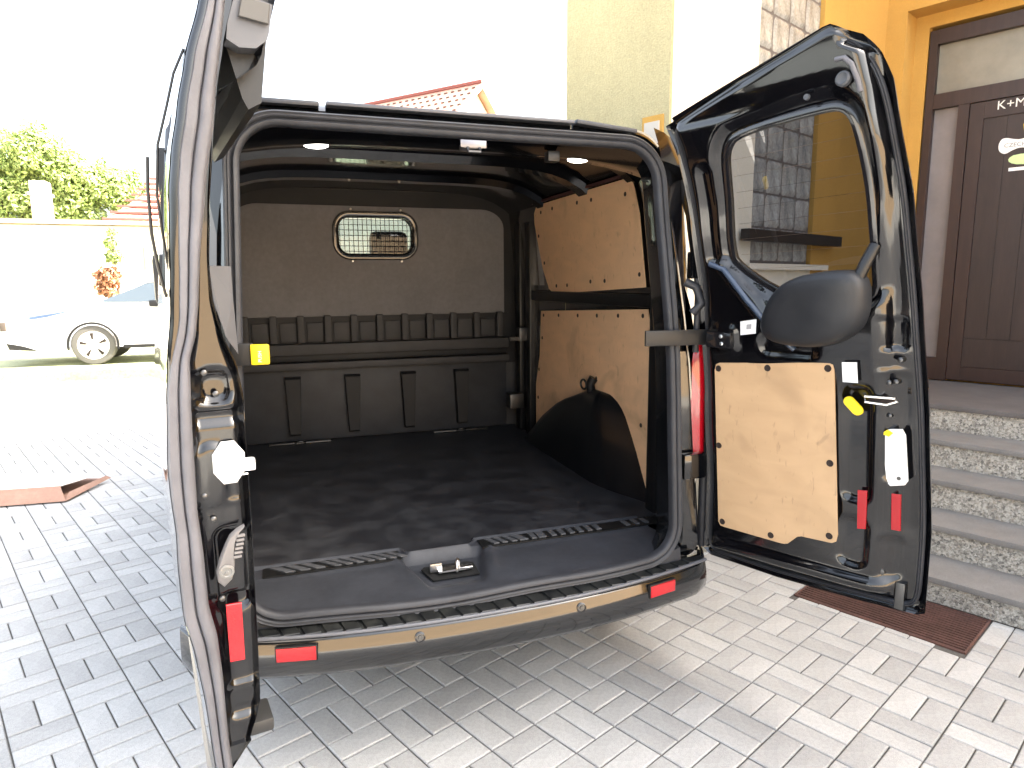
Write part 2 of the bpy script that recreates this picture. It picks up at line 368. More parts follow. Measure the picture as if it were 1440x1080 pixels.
# nose: bonnet, wings, front
NP = [(3.62, 1.0, 1.38), (4.35, .97, 1.25), (4.85, .90, 1.02), (5.02, .80, .72), (5.0, .80, .32)]
rows = []
for y, hx, z in NP:
    rows.append([Vector((-hx, y-.12, .3)), Vector((-hx, y-.1, min(z, .8))), Vector((-hx*.96, y-.03, z-.05)), Vector((-hx*.6, y, z)), Vector((0, y+.02, z+.01)), Vector((hx*.6, y, z)), Vector((hx*.96, y-.03, z-.05)), Vector((hx, y-.1, min(z, .8))), Vector((hx, y-.12, .3))])
nose = build('bonnet', *grid(rows), PAINT, van); autosmooth(nose, 40)
build('windscreen', [(-.88, 4.38, 1.27), (.88, 4.38, 1.27), (.80, 3.66, 2.08), (-.80, 3.66, 2.08)], [(0, 1, 2, 3)], GLASS_C, van)
for sg in (-1, 1):
    m = MB(); m.tube([(sg*.93, 4.36, 1.3), (sg*.85, 3.66, 2.07)], .035, 6); m.obj('windscreen_pillar', PAINT, van)
for sg in (-1, 1):
    build('side_window', [secpt(2.5, 1, 1, sg, 5), secpt(3.45, 1, 1, sg, 5), secpt(3.45, 1, 1, sg, 6), secpt(2.5, 1, 1, sg, 6)], [(0, 1, 2, 3)], GLASS_L, van)
build('side_window', [secpt(1.78, 1, 1, 1, 5), secpt(2.12, 1, 1, 1, 5), secpt(2.12, 1, 1, 1, 6), secpt(1.78, 1, 1, 1, 6)], [(0, 1, 2, 3)], GLASS_L, van)
# cab contents
m = MB(); m.box((0, 4.05, 1.12), (.85, .28, .14), ch=.06); m.obj('dashboard', BPLAS, van, 40)
for sx, wd in ((-.52, .24), (.12, .22), (.56, .22)):
    m = MB(); m.box((sx, 2.9, .95), (wd, .26, .09), ch=.05); m.box((sx, 2.62, 1.3), (wd, .07, .33), ch=.06); m.tube([(sx-.06, 2.6, 1.6), (sx-.06, 2.6, 1.7)], .008, 6); m.tube([(sx+.06, 2.6, 1.6), (sx+.06, 2.6, 1.7)], .008, 6)
    st = m.obj('cab_seat', BULKD, van, 40); h = MB(); h.box((sx, 2.6, 1.80), (.13, .05, .11), ch=.045); h.obj('headrest', BULKD, st, 40)
m = MB(); m.tube([(-.52+.19*cos(t), 3.66+.08*sin(t), 1.28+.17*sin(t)) for t in [2*pi*k/20 for k in range(20)]], .014, 6, closed=True); m.obj('steering_wheel', BPLAS, van, 60)
# mirrors
for sg in (-1, 1):
    m = MB(); m.box((sg*1.37, 3.6, 1.60), (.13, .06, .19), ch=.05); m.tube([(sg*1.0, 3.66, 1.38), (sg*1.16, 3.62, 1.42), (sg*1.25, 3.6, 1.48)], .035, 8); m.obj('door_mirror', BPLAS, van, 50)
# wheels
for wy in (1.02, 3.98):
    for sg in (-1, 1):
        m = MB(); m.lathe((sg*.862, wy, .32), (sg, 0, 0), [(.20, 0), (.305, .0), (.32, .02), (.32, .08), (.305, .1), (.21, .1), (.2, .08)], 32)
        wh = m.obj('wheel', mat('tyre_rubber', (.02, .02, .02), .8) if (wy, sg) == (1.02, -1) else bpy.data.materials['tyre_rubber'], van, 40)
        m = MB(); m.lathe((sg*.90, wy, .32), (sg, 0, 0), [(.0, 0), (.05, .04), (.06, .02), (.12, .0), (.19, .03), (.205, .055)], 20); m.obj('rim', STEELD, wh, 50)
m = MB(); m.box((0, 2.6, .36), (.80, 2.1, .03)); m.obj('underbody', SILLD, van)
m = MB(); m.tube([(-.38, .02, .36), (-.38, -.02, .335), (-.355, -.04, .325), (-.33, -.02, .335), (-.33, .02, .36)], .009, 6); m.obj('towing_eye', STEELD, van)
bow = lambda x, z=.5: -.068*max(0, 1-(x/.82)**2)*(1-sstep(.55, 1.15, z))
# ---- rear frame (body loops from outer corner to inside)
def loop3(hb, ht, z0, z1, rb, rt_, dy, flat=None):
    return [Vector((v.x, rake(v.y)+dy+bow(v.x, v.y)*max(0, 1-dy/.12), v.y)) for v in rrloop(hb, ht, z0, z1, rb, rt_, nh=20)]
Ls = [loop3(.950, .80, .46, 2.135, .04, .16, .14), loop3(.935, .785, .475, 2.115, .04, .15, .065), loop3(.915, .765, .485, 2.095, .05, .14, .045),
      loop3(.85, .755, .49, 2.085, .07, .14, .050), loop3(.835, .75, .492, 2.08, .08, .14, .035), loop3(.80, .738, .510, 2.068, .12, .13, .012), loop3(.79, .73, .514, 2.064, .13, .14, .0),
      loop3(.765, .715, .520, 2.05, .13, .14, .0), loop3(.76, .71, .480, 2.04, .13, .14, .10), loop3(.80, .74, .47, 2.05, .10, .12, .16)]
V, F = grid(Ls, True); rf = build('rear_frame', V, F, PAINT, van); autosmooth(rf, 35)
sealP = [Vector((v.x, rake(v.y)-.004+bow(v.x, v.y), v.y)) for v in rrloop(.774, .717, .522, 2.052, .13, .14, na=14, nh=24)]
for v in sealP:
    if v.z < .54: v.z += .004*sin(v.x*9+.6)-.006*math.exp(-((v.x+.06)/.22)**2)
SP = [(-.022, .012), (-.023, -.012), (-.017, -.022), (-.007, -.023), (-.003, -.012), (.001, -.011), (.004, -.018), (.009, -.020), (.012, -.014), (.015, -.014), (.019, -.018), (.024, -.012), (.024, .012)]
V, F = sweep(sealP, SP, Vector((0, 1, 0))); o = build('door_seal', V, F, RUBBER, van); autosmooth(o, 60)
# gutter strip on the rear roof edge
m = MB(); m.box((-.02, .15, 2.115), (.42, .03, .006), ch=.004); m.obj('roof_gutter', mat('grey_gutter_strip', (.075, .08, .095), .4), van, 40)
m = MB(); m.box((.53, .165, 2.110), (.12, .04, .008), (Vector((1, 0, -.08)), Vector((0, 1, 0)), Vector((.08, 0, 1))), ch=.006); m.obj('hinge_cover', SILL, van, 40); m = MB(); m.box((-.55, .165, 2.112), (.09, .04, .008), ch=.006); m.obj('hinge_cover', SILL, van, 40)
# header inside, roof lining, ribs
m = MB()
sec = [(.10, 2.045), (.14, 2.035), (.20, 2.015), (.30, 2.02), (.36, 2.06), (.42, 2.085)]
V, F = grid([[Vector((x, y, z-.10*(abs(x)/.9)**4)) for x in [-.9+k*.1 for k in range(19)]] for y, z in sec]); o = build('roof_header', V, F, PAINT_IN, van, smooth=True)
V, F = grid([[Vector((x, y, 2.15-.17*(abs(x)/.96)**6)) for x in [-.96+k*.08 for k in range(25)]] for y in (.40, 1.0, 1.6, 2.0, 2.40)]); build('roof_lining', V, F, PAINT_IN, van, smooth=True)
for ry, wd in ((.62, .03), (1.12, .05), (1.72, .045)):
    rows = []
    for k in range(25):
        x = -.94+k*.0783; z = 2.15-.17*(abs(x)/.96)**6
        rows.append([Vector((x, ry-wd-.02, z)), Vector((x, ry-wd, z-.035)), Vector((x, ry+wd, z-.035)), Vector((x, ry+wd+.02, z))])
    V, F = grid(rows); o = build('roof_rib', V, F, PAINT_IN, van); autosmooth(o, 30)
for sg in (-1, 1):
    m = MB(); m.lathe((sg*.47, .245, 2.012), (0, -.05, -1), [(.034, -.01), (.034, .003), (.026, .007)], 20); V_ = [Vector((sg*.47+(v.x-sg*.47)*1.2, v.y, v.z)) for v in m.V]; build('ceiling_light', V_, m.F, LIGHTL, van)
m = MB(); m.box((.02, .115, 2.008), (.032, .03, .010), ch=.003); m.box((.02, .085, 2.012), (.044, .004, .012), ch=.002); lk = m.obj('upper_striker', mat('zinc_plate', (.20, .20, .22), .35, .9), van, 40)
m = MB(); m.tube([(.0, .08, 2.0), (.0, .07, 1.985), (.04, .07, 1.985), (.04, .08, 2.0)], .005, 6); m.obj('striker_loop', STEELD, lk)
m = MB(); m.box((.33, .16, 2.0), (.022, .02, .018), ch=.004); m.obj('buffer_block', BPLAS, van, 40)
# inner side walls
for sg in (-1, 1):
    rows = []
    for y in (.10, .16, .24, .44, .9, 1.4, 1.78, 2.12, 2.28, 2.36):
        rows.append([Vector((sg*x, y, z)) for x, z in ((.80 if y < .12 else .92 if y < .2 else .96, .515), (.79 if y < .12 else .92 if y < .2 else .96, 1.0), (.78 if y < .12 else .9 if y < .2 else .96, 1.45), (.76 if y < .12 else .88 if y < .2 else .957, 1.54), (.74 if y < .12 else .86 if y < .2 else .92, 1.94), (.73 if y < .12 else .82 if y < .2 else .91, 2.03), (.70 if y < .12 else .78 if y < .2 else .86, 2.11))])
    V, F = grid(rows)
    if sg == 1: F = [f for f in F if f[0] != 6*7+3]
    o = build('side_wall', V, F, PAINT_IN, van); autosmooth(o, 30)
for sg in (-1, 1):   # pillars and rails against the wall
    m = MB(); m.box((sg*.955, 2.03, 1.3), (.03, .045, .78), ch=.012); m.box((sg*.945, 2.2, 1.25), (.03, .05, .7), ch=.012); m.box((sg*.945, 1.2, 1.475), (.022, .75, .03), ch=.01); m.box((sg*.93, .40, 1.25), (.03, .04, .75), ch=.012)
    m.obj('wall_pillar', BPLAS, van, 40)
m = MB(); m.box((.90, 2.06, 1.22), (.03, .03, .045), ch=.01); m.box((.88, 2.06, 1.19), (.07, .012, .012)); m.obj('rail_bracket', STEELD, van, 40)
m = MB(); m.box((.86, 2.1, .77), (.05, .05, .05), ch=.01); m.obj('rail_bracket', STEELD, van, 40)
# plywood lining (both sides), with its screw caps
UP = [(1.905, 2.034), (.71, 2.035), (.675, 1.98), (.625, 1.865), (.554, 1.535), (1.623, 1.491), (1.70, 1.52), (1.80, 1.64), (1.90, 1.83), (1.945, 1.93), (1.95, 1.99)]
LOW = [(1.832, 1.381), (.531, 1.438), (.509, 1.366), (.478, 1.34), (.478, .60), (1.92, .56), (1.921, .902), (1.857, 1.095)]
HU = [(1.831, 1.985), (1.648, 1.99), (1.296, 1.985), (1.12, 1.98), (.755, 1.965), (.607, 1.593), (.954, 1.565), (1.118, 1.562), (1.423, 1.542), (1.58, 1.538), (1.772, 1.676), (1.868, 1.844)]
HL = [(1.784, 1.356), (1.546, 1.366), (1.275, 1.377), (1.037, 1.387), (.805, 1.397), (.568, 1.407), (1.808, 1.213), (1.865, 1.006), (1.88, .821), (1.036, 1.058), (.564, .901)]
for sg in (1, -1):
    xw = lambda z: sg*(.952-.052*max(0, z-1.47)/.56)
    def fit(y, z): k = (abs(xw(z))+.609)/1.559; return (-2.123+(y+2.123)*k, 1.5655+(z-1.5655)*k)
    for pts, holes in ((UP, HU), (LOW, HL)):
        P3 = [Vector((xw(z), *fit(y, z))) for y, z in pts]; m = MB(); m.prism(P3, (-sg, 0, 0), .006)
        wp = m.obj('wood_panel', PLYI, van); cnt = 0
        for (y, z) in holes:
            m = MB(); m.lathe((xw(z)-sg*.0065, *fit(y, z)), (-sg, 0, 0), [(.011, 0), (.010, .002), (.004, .0012)], 10); m.obj('screw_cap', HOLE, wp)
m = MB(); m.box((.892, 1.2, 2.034), (.012, .62, .006)); m.obj('panel_trim', mat('maroon_edge', (.05, .016, .016), .5), van)
# wheel arch housings
for sg in (-1, 1):
    rows = []; ZA = [.53, .56, .60, .65, .70, .76, .82, .87, .91, .945, .97, .988, .996]
    for z in ZA:
        yf = lerp(z, [.53, .60, .75, .89, .94, .975, 1.0], [1.98, 1.896, 1.68, 1.42, 1.27, 1.17, 1.12]); yw = lerp(z, [.53, .61, .78, .92, .96, .985, 1.0], [.455, .487, .60, .71, .76, .82, .88])
        xi = lerp(z, [.53, .80, .93, .98, 1.0], [.838, .850, .868, .895, .93]); yr = lerp(z, [.53, .80, .92, .98, 1.0], [.80, .84, .89, .93, .96]); yf2 = yf-.07
        A, B, C, D = Vector((.953, yf)), Vector((xi, yf2)), Vector((xi, yr)), Vector((.953, yw)); path = [A, A.lerp(B, .5), A.lerp(B, .85), B.lerp(C, .08), B.lerp(C, .35), B.lerp(C, .65), B.lerp(C, .86), B.lerp(C, .94)+Vector((.002, 0)), B.lerp(C, .985)+Vector((.008, 0)), C.lerp(D, .10)+Vector((.004, .004)), C.lerp(D, .22), C.lerp(D, .5), C.lerp(D, .8), D]
        rows.append([Vector((sg*q_.x, q_.y, z)) for q_ in path])
    V, F = grid(rows); k_ = len(rows[0]); V.append(Vector((sg*.94, 1.02, 1.0))); F += [((len(ZA)-1)*k_+i, (len(ZA)-1)*k_+i+1, len(V)-1) for i in range(k_-1)]
    o = build('wheel_arch', V, F, ARCHM, van, smooth=True)
    m = MB(); m.tube([(sg*.93, 1.06, .97), (sg*.915, 1.05, 1.03), (sg*.93, 1.04, 1.06)], .025, 8); la = m.obj('lashing_mount', BPLAS, o, 50)
    m = MB(); m.tube([(sg*.90, 1.06+.04+.035*cos(t), 1.02+.025*sin(t)) for t in [2*pi*k/14 for k in range(14)]], .006, 6, closed=True); m.obj('lashing_ring', STEELD, o, 60)
# floor mat
fm = [(-.95, .345), (-.225, .335), (-.195, .285), (.028, .285), (.07, .325), (.95, .345), (.95, 2.34), (-.95, 2.34)]
nx = 24; rows = []
for k in range(nx+1):
    x = -.95+1.9*k/nx
    ye = .34 if (x < -.22 or x > .06) else .29
    rows.append([Vector((x, ye+.0, .548)), Vector((x, ye+.02, .5485))]+[Vector((x, ye+.02+(2.35-ye-.02)*j/10, .549+.0015*sin(k*1.3+j*2.1))) for j in range(1, 11)])
V, F = grid(rows); build('floor_mat', V, F, MAT_FL, van, smooth=True)
# sill moulding
rows = []
xs = [-.76, -.72, -.5, -.30, -.235, -.20, -.15, .0, .035, .075, .15, .3, .5, .72, .80]
def sillrow(x):
    mid = sstep(-.235, -.20, x)*(1-sstep(.035, .075, x)); e = .345-.055*mid
    sl = .02+.015*mid
    ends = max(0, (abs(x-.02)-.68)/.1)*.02
    return [Vector((x, e+.012, .540)), Vector((x, e+.006, .556)), Vector((x, e-.006, .556)), Vector((x, e-.012, .546-.0*mid)), Vector((x, .245-.01*mid, .543-.003*mid)), Vector((x, .235-.01*mid, .537-.012*mid)), Vector((x, .12, .520-.004*mid+ends)), Vector((x, .05, .512+ends)), Vector((x, .02, .506+ends)), Vector((x, .01, .497+ends))]
def sillz(x, y):
    mid = sstep(-.235, -.195, x)*(1-sstep(.03, .075, x)); e = .345-.055*mid; ends = max(0, (abs(x-.02)-.68)/.1)*.02
    z = lerp(y, [.01, .04, .12, .235, .25, e-.012, e-.004, e+.006, e+.014], [.521, .527, .531, .538, .543, .545, .556, .556, .536])+ends*(1-sstep(.1, .3, y))
    # wedge-shaped pressing round the latch
    xl, xr = -.225+.35*max(0, .25-y), .062-.28*max(0, .25-y)
    if y < .265:
        k = sstep(xl-.014, xl+.004, x)*(1-sstep(xr-.004, xr+.030, x)); z -= .032*k*sstep(.06, .12, y)
        z += .008*math.exp(-((x-xl+.030)/.014)**2)*sstep(.08, .16, y)+.008*math.exp(-((x-xr-.050)/.016)**2)*sstep(.08, .16, y)
    if y < .245: z -= .004*math.exp(-((x-.0)/.25)**2)*(1-sstep(.06, .10, y))
    return z
YS = [.0, .008, .02, .035, .055, .075, .095, .115, .135, .155, .175, .195, .215, .232, .242, .250, .262, .28, .29, .30, .31, .32, .328, .334, .340, .346, .352, .360]
rows = []
for k in range(201):
    x = -.765+1.57*k/200; rows.append([Vector((x, y+bow(x)*(1-sstep(0, .22, y)), sillz(x, y) if y > .005 else .49)) for y in YS])
V, F = grid(rows); sill = build('sill_moulding', V, F, SILL, van); autosmooth(sill, 60)
strip = MB()
for x0, x1 in ((-.72, -.235), (.08, .90)):
    strip.box(((x0+x1)/2, .289, .5475), ((x1-x0)/2, .040, .0022))
strip.obj('sill_recess', SILLD, sill)
def slot(x, wd=.021, ya=.262, yb=.318, sk=.028):
    m = MB(); pts = [Vector((x-wd+sk, ya, .550)), Vector((x+wd+sk, ya, .550)), Vector((x+wd-sk, yb, .550)), Vector((x-wd-sk, yb, .550))]; m.prism(pts, (0, 0, 1), .005, .0015); return m.obj('sill_grip_block', SLOT, sill)
for k in range(3): slot(-.655+k*.052, .017)
for k in range(7): slot(-.49+k*.040, .012)
for k, x in enumerate([.13, .165, .205, .245, .30, .335, .385, .425, .465, .505, .545, .585]): slot(x, .011 if k not in (3, 5) else .017, sk=.0 if k > 3 else .012)
for k in range(3): slot(.72+k*.045, .010, sk=0)
# latch well with striker
m = MB(); m.prism([Vector((-.172, .200, .513)), Vector((-.160, .214, .515)), Vector((.012, .214, .515)), Vector((.028, .200, .513)), Vector((.030, .115, .505)), Vector((-.145, .115, .505))][::-1], (0, -.15, 1), .004, .001); lw = m.obj('latch_recess', mat('latch_recess_dark', (.004, .004, .004), .9), sill)
m = MB(); m.box((-.125, .160, .535), (.022, .006, .016), ch=.003); m.box((-.07, .15, .527), (.05, .018, .003)); m.lathe((-.125, .153, .536), (0, -1, 0), [(.008, 0), (.008, .002)], 12); m.obj('striker_plate', METAL, sill, 40)
m = MB(); m.tube([(-.052, .135, .52), (-.052, .135, .552), (-.045, .150, .560), (-.038, .165, .552), (-.038, .165, .52)], .006, 8); m.box((-.02, .15, .525), (.03, .012, .006), ch=.003); m.obj('striker_hoop', METAL, sill, 60)
# ---- bulkhead at y 2.35
YB = 2.35
def plate(name, pts, y, th, m_, par, bev=.0): 
    q = MB(); q.prism([Vector((x, y, z)) for x, z in pts], (0, -1, 0), th, bev); return q.obj(name, m_, par)
def archpts(hw, z0, z1, r, n=8): 
    return [(-hw, z0), (hw, z0)]+[(hw-r+r*cos(pi/2*k/n), z1-r*.75+r*.75*sin(pi/2*k/n)) for k in range(n+1)]+[(-hw+r-r*sin(pi/2*k/n), z1-r*.75+r*.75*cos(pi/2*k/n)) for k in range(n+1)]
bh = plate('bulkhead', [(-1.02, .50), (1.02, .50), (1.02, 2.1), (.9, 2.2), (-.9, 2.2), (-1.02, 2.1)], YB+.03, .004, BULKM, van)
# the main plate must have the window opening: replace by strips round it
bpy.data.meshes.remove(bh.data) if False else None
def holed(outer_rows, y, th, m_, name, par, hole):
    """rectangular sheet with a rounded hole; outer (x0,x1,z0,z1)"""
    x0, x1, z0, z1 = outer_rows; hx, hz, hw, hh, r = hole
    inner = [Vector((hx+v.x, y-th, hz+v.y)) for v in rrloop(hw, hw, -hh, hh, r, r)]
    n = len(inner); outer = []
    for v in inner:
        dx, dz = v.x-hx, v.z-hz; s = min(((x1-hx) if dx > 0 else (hx-x0))/max(abs(dx), 1e-6), ((z1-hz) if dz > 0 else (hz-z0))/max(abs(dz), 1e-6)); outer.append(Vector((hx+dx*s, y-th, hz+dz*s)))
    V, F = grid([outer, inner, [v+Vector((0, th+.02, 0)) for v in inner]], True); return build(name, V, F, m_, par)
bpy.data.objects.remove(bh)
HW = (0, 1.862, .235, .115, .075)
q = MB(); q.box((0, YB+.02, .93), (1.02, .012, .44)); q.box((-.96, YB+.02, 1.75), (.09, .012, .38)); q.box((.96, YB+.02, 1.75), (.09, .012, .38)); q.box((0, YB+.02, 2.12), (.9, .012, .08))
bh = q.obj('bulkhead', BULKM, van)
V, F = grid([[Vector((x*k_, YB+y_, z)) for x, z in archpts(1.0, .52, 2.14, .16)] for k_, y_ in ((1, .006), (1, .0))], True)
# dark arch band and grey panel, both open at the window
def ring_arch(hw_o, z0, z1, r, y, par, m_, name, th=.01):
    """arch-shaped sheet filled down to the window opening"""
    out = archpts(hw_o, z0, z1, r, 8); hx, hz, hw, hh, rr = HW; n = len(out)
    O = []; 
    k = 90; loop = []
    # resample outline by angle round the window centre
    def hit(a):
        d = Vector((cos(a), sin(a))); best = None
        for i in range(n):
            p = Vector(out[i])-Vector((hx, hz)); q_ = Vector(out[(i+1) % n])-Vector((hx, hz)); e = q_-p; den = d.x*(-e.y)+d.y*e.x
            if abs(den) < 1e-9: continue
            t = (p.x*(-e.y)+p.y*e.x)/den; s = (d.x*p.y-d.y*p.x)/den*1.0
            if t > 0 and -1e-4 <= s <= 1.0001 and (best is None or t < best): best = t
        return d*(best or .3)
    angs = sorted([2*pi*i/k for i in range(k)]+[atan2(b-hz, a-hx) % (2*pi) for a, b in out]); O = [hit(a) for a in angs]
    def inn(a):
        d = Vector((cos(a), sin(a))); lo, hi = 0, .5
        for _ in range(24):
            t = (lo+hi)/2; x, z = abs(d.x*t)-(hw-rr), abs(d.y*t)-(hh-rr)
            sd_ = sqrt(max(x, 0)**2+max(z, 0)**2)+min(max(x, z), 0)-rr
            if sd_ < 0: lo = t
            else: hi = t
        return d*lo
    I = [inn(a) for a in angs]
    rows = [[Vector((hx+p.x, y, hz+p.y)) for p in O], [Vector((hx+p.x, y-th, hz+p.y)) for p in O], [Vector((hx+p.x, y-th, hz+p.y)) for p in I], [Vector((hx+p.x, y+.05, hz+p.y)) for p in I]]
    V, F = grid(rows, True); return build(name, V, F, m_, par)
ring_arch(.985, 1.0, 2.145, .17, YB+.004, bh, BULKD, 'arch_band', .006)
ring_arch(.865, 1.345, 2.045, .16, YB-.004, bh, BULKP, 'upper_panel', .014)
wl = [Vector((v.x, YB-.022, 1.862+v.y)) for v in rrloop(.255, .255, -.135, .135, .09, .09)]
V, F = sweep(wl, [(-.022, .0), (-.022, -.012), (-.012, -.02), (.01, -.018), (.018, -.006), (.018, .0)], Vector((0, 1, 0))); wf = build('window_frame', V, F, GLOSSY, bh); autosmooth(wf, 50)
m = MB()
for k in range(-8, 9): 
    x = k*.0285; h = .118 if abs(x) < .17 else .118-(abs(x)-.17)*.6
    m.tube([(x, YB-.03, 1.862-h), (x, YB-.03, 1.862+h)], .0022, 5)
for k in range(-3, 4):
    z = 1.862+k*.033; h = .24 if abs(k) < 3 else .20
    m.tube([(-h, YB-.034, z), (h, YB-.034, z)], .0022, 5)
m.obj('window_grille', GLOSSY, bh)
build('window_pane', [(-.24, YB+.01, 1.74), (.24, YB+.01, 1.74), (.24, YB+.01, 1.985), (-.24, YB+.01, 1.985)], [(0, 1, 2, 3)], GLASS_C, bh)
for x in (-.155, .16):
    for z in (2.025, 1.70): m = MB(); m.lathe((x, YB-.02, z), (0, -1, 0), [(.008, 0), (.008, .012), (.004, .016)], 8); m.obj('frame_bolt', METAL, bh)
# ribbed ledge
m = MB(); m.box((0, YB-.002, 1.345), (.90, .03, .008)); m.obj('ledge', BULKD, bh)
m = MB(); m.box((0, YB+.0, 1.265), (.90, .010, .085)); m.obj('ledge_back', BULKD, bh)
for k in range(-5, 6):
    m = MB(); xx = k*.1643
    if abs(xx) < .9: m.box((xx, YB-.035, 1.275), (.021, .03, .085), ch=.006); m.obj('ledge_rib', BULKM, bh, 40)
for k in range(-6, 6):
    m = MB(); xx = (k+.5)*.1643+.0
    if abs(xx) < .87: m.box((xx+.005, YB-.014, 1.255), (.050, .01, .060), ch=.006); m.obj('ledge_pocket', BULKM, bh, 40)
for z, h, y, mm in ((1.15, .034, -.07, BULKM), (1.045, .022, -.075, BULKM), (1.095, .022, -.03, BULKD)):
    m = MB(); m.box((0, YB+y*.5-.01, z), (.875, abs(y)*.5+.012, h), ch=.008); m.obj('cross_rail', mm, bh, 40)
m = MB(); m.box((0, YB-.005, .79), (.875, .02, .235), ch=.01); m.obj('lower_panel', mat('bulkhead_lower', (.027, .029, .034), .55, var=[(5, .35, I3)]), bh, 40)
for x in (-.56, -.19, .175, .54):
    m = MB(); pts = [Vector((x-.05, YB-.025, .975)), Vector((x-.033, YB-.025, .60)), Vector((x+.033, YB-.025, .60)), Vector((x+.05, YB-.025, .975))]; m.prism(pts, (0, -1, 0), .055, .012); m.obj('stiffening_rib', BULKD, bh)
for x in (-.535, .52):
    m = MB(); m.tube([(x+.03*cos(t), 2.25-.02*sin(t), .562+.012*sin(t)) for t in [2*pi*k/14 for k in range(14)]], .006, 6, closed=True); m.box((x, 2.27, .556), (.19, .016, .006), ch=.003); m.obj('floor_lashing_ring', STEELD, van, 60)
# ---- bumper
def byl(x): return -.162+.112*(abs(x)/.85)**2.2
def bumper_rows():
    rows = []
    for k in range(33):
        x = -.965+1.93*k/32; y0 = byl(x); e = max(0, (abs(x)-.86)/.105); wrap = .10*e*e
        yb = y0+wrap
        rows.append([Vector((x, .02+wrap, .487)), Vector((x, yb+.026, .486)), Vector((x, yb+.014, .492)), Vector((x, yb+.003, .489)), Vector((x, yb-.0015, .486)), Vector((x, yb-.0025, .4835)), Vector((x, yb-.0035, .480)), Vector((x, yb-.0075, .467)), Vector((x, yb-.0112, .454)), Vector((x, yb-.0145, .441)), Vector((x, yb-.0158, .430)), Vector((x, yb-.0160, .408)), Vector((x, yb-.012, .386)), Vector((x, yb-.001, .368)), Vector((x, yb+.10, .352))])
    return rows
V, F = grid(bumper_rows()); bp = build('bumper', V, F, PAINT, van); autosmooth(bp, 50)
m = MB(); n_t = 28
rows = [[Vector((x, bow(x)+.01, .4945)), Vector((x, byl(x)+.020, .4915))] for x in [-.90+1.8*k/30 for k in range(31)]]
V, F = grid(rows); build('tread_strip', V, F, TREADP, bp)
for k in range(n_t):
    x = -.83+1.66*k/(n_t-1)+.002*(k%3); y0 = byl(x)
    pts = [Vector((x-.025, bow(x)-.008, .493)), Vector((x+.025, bow(x)-.008, .493)), Vector((x+.039, y0+.018, .490)), Vector((x-.011, y0+.018, .490))]
    m = MB(); m.prism(pts[::-1], (0, 0, 1), .0065+.0008*(k % 2), .003); m.obj('tread_pad', TREADP, bp)
bl = MB(); bl.tube([(x, byl(x)+.008, .493) for x in [-.90+1.8*k/40 for k in range(41)]], .0065, 8); bl.obj('bumper_bead', mat('bumper_bead_grey', (.10, .105, .12), .35), bp, 60)
for x in (-.62, .655):
    y0 = byl(x)-.010; a = (byl(x+.05)-byl(x-.05))/.1; X = Vector((1, a, 0)).normalized(); N = Vector((X.y, -X.x, 0)); c = Vector((x, y0-.001, .452))
    m = MB(); m.box(c+N*.002, (.063, .006, .026), (X, N, Vector((0, 0, 1))), ch=.0035); fr_ = m.obj('reflector_frame', BPLAS, bp, 40)
    m = MB(); m.box(c+N*.008, (.059, .003, .0215), (X, N, Vector((0, 0, 1))), ch=.0025); m.obj('bumper_reflector', REDR, fr_, 40)
for x in (-.25, .31):
    m = MB(); m.lathe((x, byl(x)-.009, .458), (0, -1, .22), [(.017, -.004), (.017, .005), (.013, .006), (.012, .003), (.007, .003), (.006, .006), (.0, .006)], 20); m.obj('parking_sensor', GLOSSY, bp, 40)
# tail lamps
for sg in (-1, 1):
    zs_ = [.90+.05*k for k in range(11)]
    rows = []
    for z in zs_:
        k = (z-.9)/.5; x0 = sg*.866; x1 = sg*(.930 - .010*k); w_ = 1-.65*max(0, (k-.75)/.25)
        xm = x1+(x0-x1)*w_
        rows.append([Vector((xm, rake(z)+.055, z)), Vector(((xm+x1)/2, rake(z)+.03, z)), Vector((x1-sg*.012, rake(z)+.035, z)), Vector((x1+sg*.003, rake(z)+.07, z))])
    V, F = grid(rows); tl = build('tail_lamp', V, F, LAMPR, van, smooth=True)
# right-hand check strap and left yellow one
m = MB(); m.box((.742, -.03, 1.36), (.125, .006, .028), (Vector((1, -.12, 0)).normalized(), Vector((.12, 1, 0)).normalized(), Vector((0, 0, 1))), ch=.003); m.obj('door_check_strap', BPLAS, van, 40)
m = MB(); m.box((-.72, -.03, 1.36), (.03, .006, .033), ch=.003); m.obj('door_check_strap', BPLAS, van, 40)
m = MB(); m.box((-.672, -.045, 1.36), (.026, .010, .030), ch=.006); yc = m.obj('yellow_check_clip', YEL, van, 40)
text('clip_lettering', 'PUSH', .014, (-.668, -.0556, 1.338), (0, 0, 1), (0, -1, 0), WHITE, yc)
m = MB(); m.tube([(.80, .02, 1.56), (.835, -.0, 1.54), (.85, -.015, 1.48), (.82, -.0, 1.445)], .016, 8); m.obj('cable_gaiter', RUBBER, van, 60)
m = MB(); m.tube([(.958, .085, .50), (.962, .09, .9), (.958, .10, 1.25), (.955, .125, 1.55), (.925, .15, 1.8), (.87, .19, 2.0)], [.02, .02, .022, .032, .035, .03], 8); m.obj('hinge_side_seal', RUBBER, van, 60)
# body seam strips beside right frame: vertical conduit
m = MB(); m.tube([(.815, .05, 1.95), (.84, .02, 1.7), (.85, .01, 1.5), (.84, .0, 1.30)], .012, 8); m.obj('wiring_hose', RUBBER, van, 60)
for hz, hx in ((.86, .86), (1.62, .865)): m = MB(); m.box((hx, .02, hz), (.05, .02, .05), ch=.01); m.obj('door_hinge', PAINT, van, 40)

